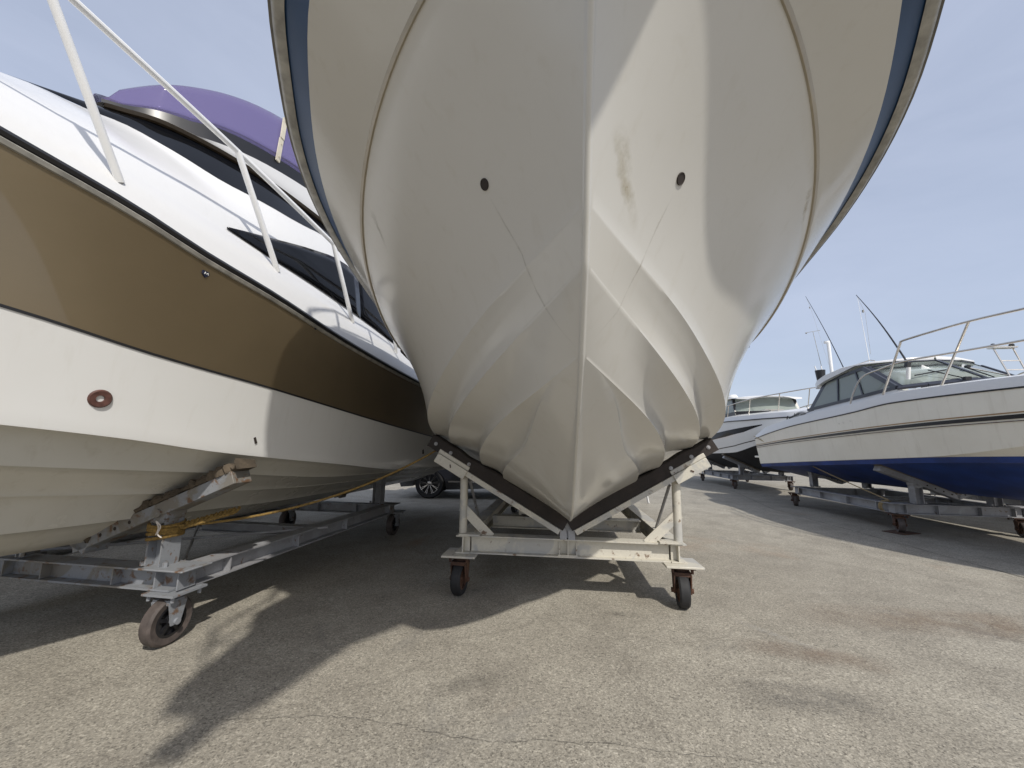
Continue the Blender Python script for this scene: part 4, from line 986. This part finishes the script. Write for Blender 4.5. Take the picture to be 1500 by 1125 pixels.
# ------------------------------------------------------------------ FAR BOAT
fbt = thing('cabin_cruiser', 'distant white hardtop boat with black bottom and dark hull windows', 'boat', FARO, RY)
FE = 4.2
FK = dict(
 keel=[(-3.3, .012, 1.2), (-2.6, .012, .8), (-1.5, .012, .64), (0, .012, .62), (FE, .012, .6)],
 bk=[(-3.5, .012, 1.75), (-2.8, .62, 1.58), (-2.1, .97, 1.44), (-.97, 1.164, 1.215), (.75, 1.21, 1.159), (FE, 1.15, 1.1)],
 mid=[(-3.75, .012, 1.98), (-3.1, .60, 1.88), (-2.3, 1.0, 1.80), (-1.0, 1.22, 1.66), (.75, 1.275, 1.56), (FE, 1.2, 1.5)],
 sh=[(-4.0, .012, 2.2), (-3.3, .46, 2.175), (-2.9, .735, 2.175), (-2.07, 1.073, 2.175), (-.66, 1.266, 2.2), (1, 1.3, 2.2), (FE, 1.25, 2.15)])
G = {k: uline(v, U3) for k, v in FK.items()}
q = MB(); rws = [G['keel']] + panel(G['keel'], G['bk'], 6); add_both(q, rws); q.build('hull_bottom', M['black_bottom'], fbt)
q = MB(); rws2 = [G['bk']] + panel(G['bk'], G['mid'], 4, 1.1) + panel(G['mid'], G['sh'], 4, 1.1); add_both(q, rws2); al = rws + rws2[1:]
q.add([r[-1] for r in al] + [r[-1] * np.array([-1, 1, 1]) for r in al[::-1]], [tuple(range(2 * len(al)))]); q.build('hull', M['hull_white'], fbt)
def fl(s_, z):
    pr = [(np.interp(s_, G[n_][:, 1], G[n_][:, 2]), np.interp(s_, G[n_][:, 1], G[n_][:, 0])) for n_ in ('bk', 'mid', 'sh')]
    return float(np.interp(z, [p[0] for p in pr], [p[1] for p in pr]))
def fstrip(name, up, lo, m_, s0, s1, o_=.008):
    q = MB()
    for sg in (-1, 1):
        rws = []
        for i in range(25):
            s_ = s0 + (s1 - s0) * i / 24; zu = np.interp(s_, *zip(*up)); zl = np.interp(s_, *zip(*lo))
            rws.append([(sg * (fl(s_, zl) - .01), s_, zl)] + [(sg * (fl(s_, zl + (zu - zl) * k / 3) + o_), s_, zl + (zu - zl) * k / 3) for k in range(4)] + [(sg * (fl(s_, zu) - .01), s_, zu)])
        q.grid(rws)
    return q.build(name, m_, fbt)
fstrip('hull_window', [(-2.5, 2.02), (-.5, 1.90), (.8, 1.82), (2.2, 1.74)], [(-2.5, 2.01), (-1.7, 1.83), (-.48, 1.71), (.74, 1.62), (2.2, 1.60)], M['dark_glass'], -2.45, 2.1)
fstrip('boot_stripe', [(-3.2, 1.82), (-2.08, 1.59), (-1.06, 1.432), (.92, 1.268), (4, 1.2)], [(-3.2, 1.795), (-2.08, 1.565), (-1.06, 1.405), (.92, 1.24), (4, 1.17)], M['black_trim'], -3.2, 4.1, .005)
q = MB(); edge_strip(q, G['sh'], [(-.01, -.02), (.02, -.018), (.022, .01), (-.01, .014)]); q.build('rub_rail', M['black_trim'], fbt)
d0 = off(G['sh'], .002, .012); d1 = off(G['sh'], -.03, .14); d2 = off(d1, -.3, .08); d3 = d2.copy(); d3[:, 0] = 0; d3[:, 2] += .06
q = MB(); rws = [d0, d1, d2, d3]; q.grid(rws); q.grid(mirrored(rws)); q.build('deck', M['deck_white'], fbt, smooth=50)
q = MB()
for sg in (-1, 1):
    q.beam((sg * .95, -.80, 2.42), (sg * .93, -.55, 2.98), .09, .06, up=(0, -1, 0)); q.beam((sg * .98, 1.9, 2.40), (sg * .95, 1.7, 2.98), .12, .06, up=(0, -1, 0)); q.beam((sg * .99, .5, 2.40), (sg * .96, .5, 2.98), .06, .05, up=(0, -1, 0))
    q.beam((sg * .97, -.8, 2.44), (sg * .99, 1.9, 2.42), .05, .16)
for i in range(8):
    x0 = -.97 + 1.94 * i / 8; x1 = -.97 + 1.94 * (i + 1) / 8; f0 = lambda x: -.80 - .28 * (1 - (x / .97) ** 2)
    q.beam((x0, f0(x0), 2.48), (x1, f0(x1), 2.48), .05, .10)
q.build('window_frame', M['black_trim'], fbt)
q = MB(); rws = [[(x * (1 - .03 * t), -.80 - .28 * (1 - (x / .97) ** 2) + .27 * t, 2.50 + .48 * t) for x in np.linspace(-.95, .95, 13)] for t in (0, .5, 1)]; q.grid(rws); q.build('windshield', M['clear_glass'], fbt)
for sg in (-1, 1):
    q = MB(); q.slab([(sg * .965, -.78, 2.5), (sg * .94, -.53, 2.98), (sg * .95, 1.7, 2.98), (sg * .985, 1.9, 2.5)], (-sg, 0, 0), .006); q.build('side_window', M['clear_glass'], fbt)
q = MB(); rws = []
for s_, w, zz in ((2.6, .85, 2.98), (2.4, 1.02, 3.03), (1.5, 1.06, 3.09), (.2, 1.06, 3.1), (-.7, 1.04, 3.06), (-.95, .98, 3.02), (-1.08, .7, 2.99)):
    rws.append([(w * x, s_ - .12 * (1 - x * x) * (1 if s_ < 0 else 0), zz - .09 * abs(x) ** 2.5) for x in np.linspace(-1, 1, 15)])
q.grid(rws); bt_ = [[(x * .99, y, min(z_ - .03, 3.0)) for x, y, z_ in r_] for r_ in rws]; bt_ = [[(x, y, 2.975 - .01 * (i == 0)) for x, y, z_ in r_] for i, r_ in enumerate(bt_)]
q.grid(bt_)
for k in (0, -1): q.grid([[r_[k] for r_ in rws], [r_[k] for r_ in bt_]])
q.grid([rws[0], bt_[0]]); q.grid([rws[-1], bt_[-1]]); froof = q.build('roof', M['deck_white'], fbt, smooth=50)
q = MB(); q.lathe((-.55, .4, 3.05), (0, 0, 1), [(0, 0), (.16, .0), (.17, .1), (.12, .18), (0, .2)], 18); q.tube([(-.55, .75, 3.0), (-.6, .9, 4.3)], [.012, .004], 6); q.build('radar', M['white_plastic'], froof)
q = MB(); q.box((0, 1.85, 2.6), (1.9, .04, .8)); q.box((-.4, .4, 2.5), (.5, .5, .55)); q.build('bulkhead', M['interior'], fbt)
q = MB()
for sg in (-1, 1):
    P = [(sg * 1.2, .3, 2.36), (sg * 1.2, -.2, 2.66), (sg * 1.15, -1.2, 2.74), (sg * .95, -2.2, 2.80), (sg * .5, -3.1, 2.86), (sg * .2, -3.7, 2.88), (0, -3.85, 2.88)]
    q.tube(spl(P, 5), .016, 7)
    for (x, y, zt) in ((1.17, -.8, 2.72), (1.0, -1.95, 2.78), (.62, -2.85, 2.84), (.25, -3.55, 2.875)): q.tube([(sg * (x - .01), y + .2, 2.32), (sg * x, y, zt)], .012, 7)
q.build('bow_rail', M['steel'], fbt)
q = MB(); q.box((-.4, -1.9, 2.48), (.5, .28, .02)); q.box((-.4, -1.9, 2.44), (.1, .1, .08)); q.lathe((-1.165, -.6, 2.30), (-1, 0, 0), [(0, .01), (.05, .008), (.05, -.02)], 16); q.build('deck_fitting', M['steel'], fbt)

# ------------------------------------------------------------------ CAR behind the boats
car = thing('parked_car', 'black car parked behind the cradle, chrome spoked front wheel showing', 'car', (-2.02, 9.95, 0), 0)
# local: x along the car (nose to -x), y away from the camera, z up
prof_ = [(-.74, .30), (-.80, .55), (-.72, .82), (-.55, .95), (.55, 1.05), (1.15, 1.52), (1.7, 1.62), (3.0, 1.58), (3.55, 1.12), (3.72, 1.0), (3.74, .5), (3.6, .30)]
cbm = MB()
def arch(cx, r, n=12): return [(cx + r * math.cos(math.pi * (1 - i / n)), .30 + r * .98 * math.sin(math.pi * (1 - i / n)) ) for i in range(n + 1)]
low_ = [(3.2 - .0, .28)]
outline = prof_[1:-1] + [(3.6, .28)] + [(x, max(.28, z)) for x, z in arch(2.75, .41)[::-1]] + [(.45, .22), (.42, .28)] + [(x, max(.28, z)) for x, z in arch(0, .41)[::-1]] + [(-.7, .28)]
def sheet(y, sc=1.0): return [(x, y, z) for x, z in outline]
n_ = len(outline)
def inset(y, z): return y
rws = []
for y, sh_ in ((-.02, 0.0), (.02, -.0), (.85, 0), (1.68, 0), (1.74, 0)):
    rws.append([(x, y + (max(0, z - .95) * .28 if y < .5 else (-max(0, z - .95) * .28 if y > 1.2 else 0)), z) for x, z in outline])
cbm.grid(rws, closed=True); cbm.add(rws[0], [tuple(range(n_))]); cbm.add(rws[-1], [tuple(range(n_ - 1, -1, -1))])
body = cbm.build('body', M['car_paint'], car, smooth=40)
for y0, sg in ((-.0, -1), (1.72, 1)):
    w = MB(); w.slab([(.72, y0 + sg * -.05, 1.06), (1.2, y0 - sg * .14, 1.46), (2.95, y0 - sg * .14, 1.5), (3.3, y0 - sg * .05, 1.1)], (0, sg, .2), .01); w.build('window', M['dark_glass'], body)
    w = MB(); w.box((1.35, y0 + sg * .035, .42), (1.75, .02, .035)); w.build('sill_trim', M['chrome'], body)
    h = MB(); h.lathe((-.62, y0 + .2 * -sg, .74), (-1, sg * .3, 0), [(0, .14), (.08, .12), (.11, .05), (.11, 0)], 16); h.build('headlight', M['chrome'], body)
for x in (0, 2.75):
    for y in (.10, 1.62):
        t = MB(); sg = -1 if y < 1 else 1
        t.lathe((x, y, .36), (0, 1, 0), [(.25, -.1), (.33, -.115), (.355, -.08), (.36, 0), (.355, .08), (.33, .115), (.25, .1)], 40)
        wo = t.build('wheel', M['tyre'], car)
        r_ = MB(); r_.lathe((x, y, .36), (0, sg, 0), [(.262, .0), (.262, .095), (.245, .10), (.24, .03), (.05, .02), (0, .02)], 36, mi=1)
        for k in range(9):
            a = 2 * math.pi * k / 9 + .2; e = Vector((math.cos(a), 0, math.sin(a)))
            for da in (-.09, .09):
                e2_ = Vector((math.cos(a + da), 0, math.sin(a + da)))
                r_.beam(Vector((x, y + sg * .075, .36)) + e * .05, Vector((x, y + sg * .09, .36)) + e2_ * .245, .010, .022, up=(0, 1, 0), mi=0)
        r_.lathe((x, y + sg * .07, .36), (0, sg, 0), [(.06, 0), (.055, .025), (0, .03)], 16, mi=0)
        r_.lathe((x, y + sg * .085, .36), (0, sg, 0), [(.262, .0), (.258, .014), (.240, .010)], 36, mi=0)
        r_.build('rim', [M['chrome'], M['black_trim']], wo)

# ------------------------------------------------------------------ added boats and trailers, there to darken the gaps under the near hulls
def added_boat(src, names, label, loc, yaw, swap=None):
    t = thing(src.name.split('.')[0], label, 'boat', loc, yaw)
    for ch in list(src.children):
        if ch.name.split('.')[0] in names:
            c = ch.copy(); col.objects.link(c); c.parent = t
            if swap and c.name.split('.')[0] in swap:
                c.material_slots[0].link = 'OBJECT'; c.material_slots[0].material = swap[c.name.split('.')[0]]
    return t
def added_trailer(src, label, loc, yaw):
    t = src.copy(); col.objects.link(t); t.location = loc; t.rotation_euler = (0, 0, -R(yaw)); t['label'] = label
    for ch in list(src.children):
        c = ch.copy(); col.objects.link(c); c.parent = t
        for g_ in ch.children:
            d = g_.copy(); col.objects.link(d); d.parent = c
    return t
def shift(loc, yaw, l, s_):
    y = R(yaw); return (loc[0] + l * math.cos(y) + s_ * math.sin(y), loc[1] - l * math.sin(y) + s_ * math.cos(y), 0)
RN = shift(tuple(rbt.location), RY, 3.35, .5); LN = shift(tuple(lb.location), LY, -3.5, .3)
added_boat(rbt, ('hull', 'hull_bottom', 'deck', 'coaming'), 'added dark bottomed boat that shades the gap under the blue bottomed boat', RN, RY, {'hull_bottom': M['black_bottom']})
added_trailer(tf, 'added trailer that deepens the shade under the blue bottomed boat', RN, RY)
added_boat(lb, ('hull', 'hull_bottom', 'gold_stripe', 'deckhouse', 'gunwale'), 'added dark striped hull that shades the gap under the gold striped yacht', LN, LY, {'gold_stripe': M['navy']})
added_trailer(tf, 'added trailer that deepens the shade under the gold striped yacht', LN, LY)

# ------------------------------------------------------------------ ladder
lad = thing('step_ladder', 'white step ladder standing on the concrete behind the cream trailer', 'ladder', (3.075, 9.56, 0), -20)
for sg in (-1, 1):
    q = MB(); q.beam((sg * .25, 0, .0), (sg * .19, .42, 1.7), .05, .022, up=(1, 0, 0)); q.build('rail', M['ladder'], lad)
    q = MB(); q.beam((sg * .25, .95, .0), (sg * .19, .47, 1.65), .035, .02, up=(1, 0, 0)); q.build('rear_leg', M['ladder'], lad)
for k in range(5):
    z = .28 + .29 * k; q = MB(); q.box((0, .42 * z / 1.7 + .03, z), (.49 - .07 * z / 1.7 * 1.6, .085, .03)); q.build('step', M['ladder'], lad)
q = MB(); q.box((0, .45, 1.71), (.42, .2, .04)); q.build('cap', M['ladder'], lad, bevel=.008)

# ------------------------------------------------------------------ ropes
def rope(name, label, pts, r, m_, sag=0, n=30, parent=None):
    P = [Vector(p) for p in pts]
    q = MB(); out = []
    if len(P) == 2:
        for i in range(n + 1):
            t = i / n; out.append(P[0].lerp(P[1], t) - Vector((0, 0, sag * 4 * t * (1 - t))))
    else: out = spl(P, 6)
    q.tube(out, r, 8)
    # second strand twisted round the first
    return q, out
def loc2w(loc, yaw, p):
    y = R(yaw); return Vector((loc[0] + p[0] * math.cos(y) + p[1] * math.sin(y), loc[1] - p[0] * math.sin(y) + p[1] * math.cos(y), p[2]))
LO = (-2.959, 2.906, 0); RO = (7.241, 6.539, 0); MO = (.511, 3.634, 0)
# yellow mooring rope from the left trailer post to the end of the V pad
p0 = loc2w(LO, LY, (.68, .0, .73)); p1 = loc2w(MO, MY, (-1.235, -.02, 1.25))
q, out = rope('r', '', [p0, p1], .009, None, .13)
for k in range(5):       # turns round the post
    ring = [loc2w(LO, LY, (.60 + .085 * math.cos(a), .10 * math.sin(a), .66 + .022 * k + .012 * math.cos(a + k))) for a in np.linspace(0, 2 * math.pi, 20)]
    q.tube(ring, .011, 7)
for k in range(2):       # the twisted tail lying along the line
    tail = [p0.lerp(p1, .02 + .16 * i / 40) + Vector((0, .0, -.01)) + Vector((.018 * math.cos(i * .9 + k * 3.1), .018 * math.sin(i * .9 + k * 3.1), .018 * math.sin(i * .9 + k * 3.1))) for i in range(41)]
    q.tube(tail, .010, 7)
o = q.build('rope', M['rope_yellow']); tag(o, 'yellow rope knotted round the left trailer post and stretched to the cradle pad', 'rope')
q = MB(); q.tube(spl([loc2w(LO, LY, p) for p in ((.64, -.10, .69), (.67, -.115, .74), (.65, -.12, .78), (.69, -.12, .75), (.67, -.115, .70), (.71, -.12, .68))], 5), .004, 6)
o = q.build('cord', M['rope_white']); tag(o, 'short white cord tied over the yellow rope knot', 'cord')
p0 = loc2w(RO, RY, (-1.28, 3.85, 1.665)); p1 = loc2w(RO, RY, (-.84, .18, .49))
q, out = rope('r', '', [p0, p1], .010, None, .05)
for k in range(3):
    ring = [loc2w(RO, RY, (-.86 + .10 * math.cos(a), .18 + .03 * k, .38 + .095 * math.sin(a))) for a in np.linspace(0, 2 * math.pi, 18)]
    q.tube(ring, .010, 6)
o = q.build('rope', M['rope_tan']); tag(o, 'tan rope slanting from the blue bottomed boat stern down to its trailer', 'rope')
# small steel plate under the right trailer wheel
q = MB(); w_ = loc2w(RO, RY, (-.86, -.02, 0)); q.box((w_.x, w_.y, .007), (.42, .30, .010), rz=.3); tag(q.build('steel_plate', M['rust'], bevel=.002), 'rusty steel plate under the front caster of the right trailer', 'plate')

# ------------------------------------------------------------------ far edge of the yard
q = MB(); pr_ = [(-60, .0), (-60, .9), (120, .9), (120, 0)]
q.box((40, 62, .5), (160, 1.2, 1.0)); tag(q.build('wall', M['sand'], bevel=.05), 'low sandy wall along the far edge of the yard', 'wall')

# ------------------------------------------------------------------ light, sky, camera
SUN = Vector((.45, -.90, 1.0)).normalized()          # towards the sun
el = math.asin(SUN.z); az = math.atan2(SUN.x, SUN.y)
w = bpy.data.worlds.new('World'); scene.world = w; w.use_nodes = True; nt = w.node_tree
bg = nt.nodes['Background']; sky = N(nt, 'ShaderNodeTexSky', sky_type='NISHITA'); sky.sun_disc = False
sky.sun_elevation = el; sky.sun_rotation = az; sky.altitude = 0; sky.air_density = 1.0; sky.dust_density = 2.2; sky.ozone_density = 1.5
tcw = N(nt, 'ShaderNodeTexCoord'); mpw = N(nt, 'ShaderNodeMapping'); mpw.inputs['Scale'].default_value = (1, 1, 3.2); nt.links.new(tcw.outputs['Generated'], mpw.inputs[0])
cl1 = noise(nt, 1.9, 7, .58, mpw.outputs[0], .5)
cf = ramp(nt, cl1, [(.26, .48), (.80, .66)])
skc = mix(nt, cf, sky.outputs[0], (5.9, 6.45, 7.9))
nt.links.new(skc, bg.inputs[0]); bg.inputs[1].default_value = .122
sl = bpy.data.lights.new('sun', 'SUN'); sl.energy = 3.6; sl.angle = R(1.0); sl.color = (1, .955, .88)
so_ = bpy.data.objects.new('sun', sl); col.objects.link(so_); so_.rotation_euler = SUN.to_track_quat('Z', 'Y').to_euler(); so_.location = SUN * 30

cam = bpy.data.cameras.new('camera'); cam.sensor_width = 36; cam.lens = 570 / 1500 * 36; cam.clip_end = 3000; cam.clip_start = .02
co = bpy.data.objects.new('camera', cam); col.objects.link(co); scene.camera = co
ROLL = R(.8); PITCH = math.atan((655 - 562.5 - .9) / 570)
cp, sp_ = math.cos(PITCH), math.sin(PITCH); fw = Vector((0, cp, sp_)); up0 = Vector((0, -sp_, cp)); r0 = Vector((1, 0, 0))
Rv = r0 * math.cos(ROLL) + up0 * math.sin(ROLL); Uv = up0 * math.cos(ROLL) - r0 * math.sin(ROLL)
mw = Matrix.Identity(4)
for i in range(3): mw[i][0] = Rv[i]; mw[i][1] = Uv[i]; mw[i][2] = -fw[i]
mw[0][3], mw[1][3], mw[2][3] = 0, 0, 1.3
co.matrix_world = mw
vs = scene.view_settings; vs.view_transform = 'Standard'; vs.look = 'None'; vs.exposure = 0; vs.gamma = 1
scene.render.engine = 'CYCLES'; scene.cycles.max_bounces = 8; scene.cycles.transparent_max_bounces = 12
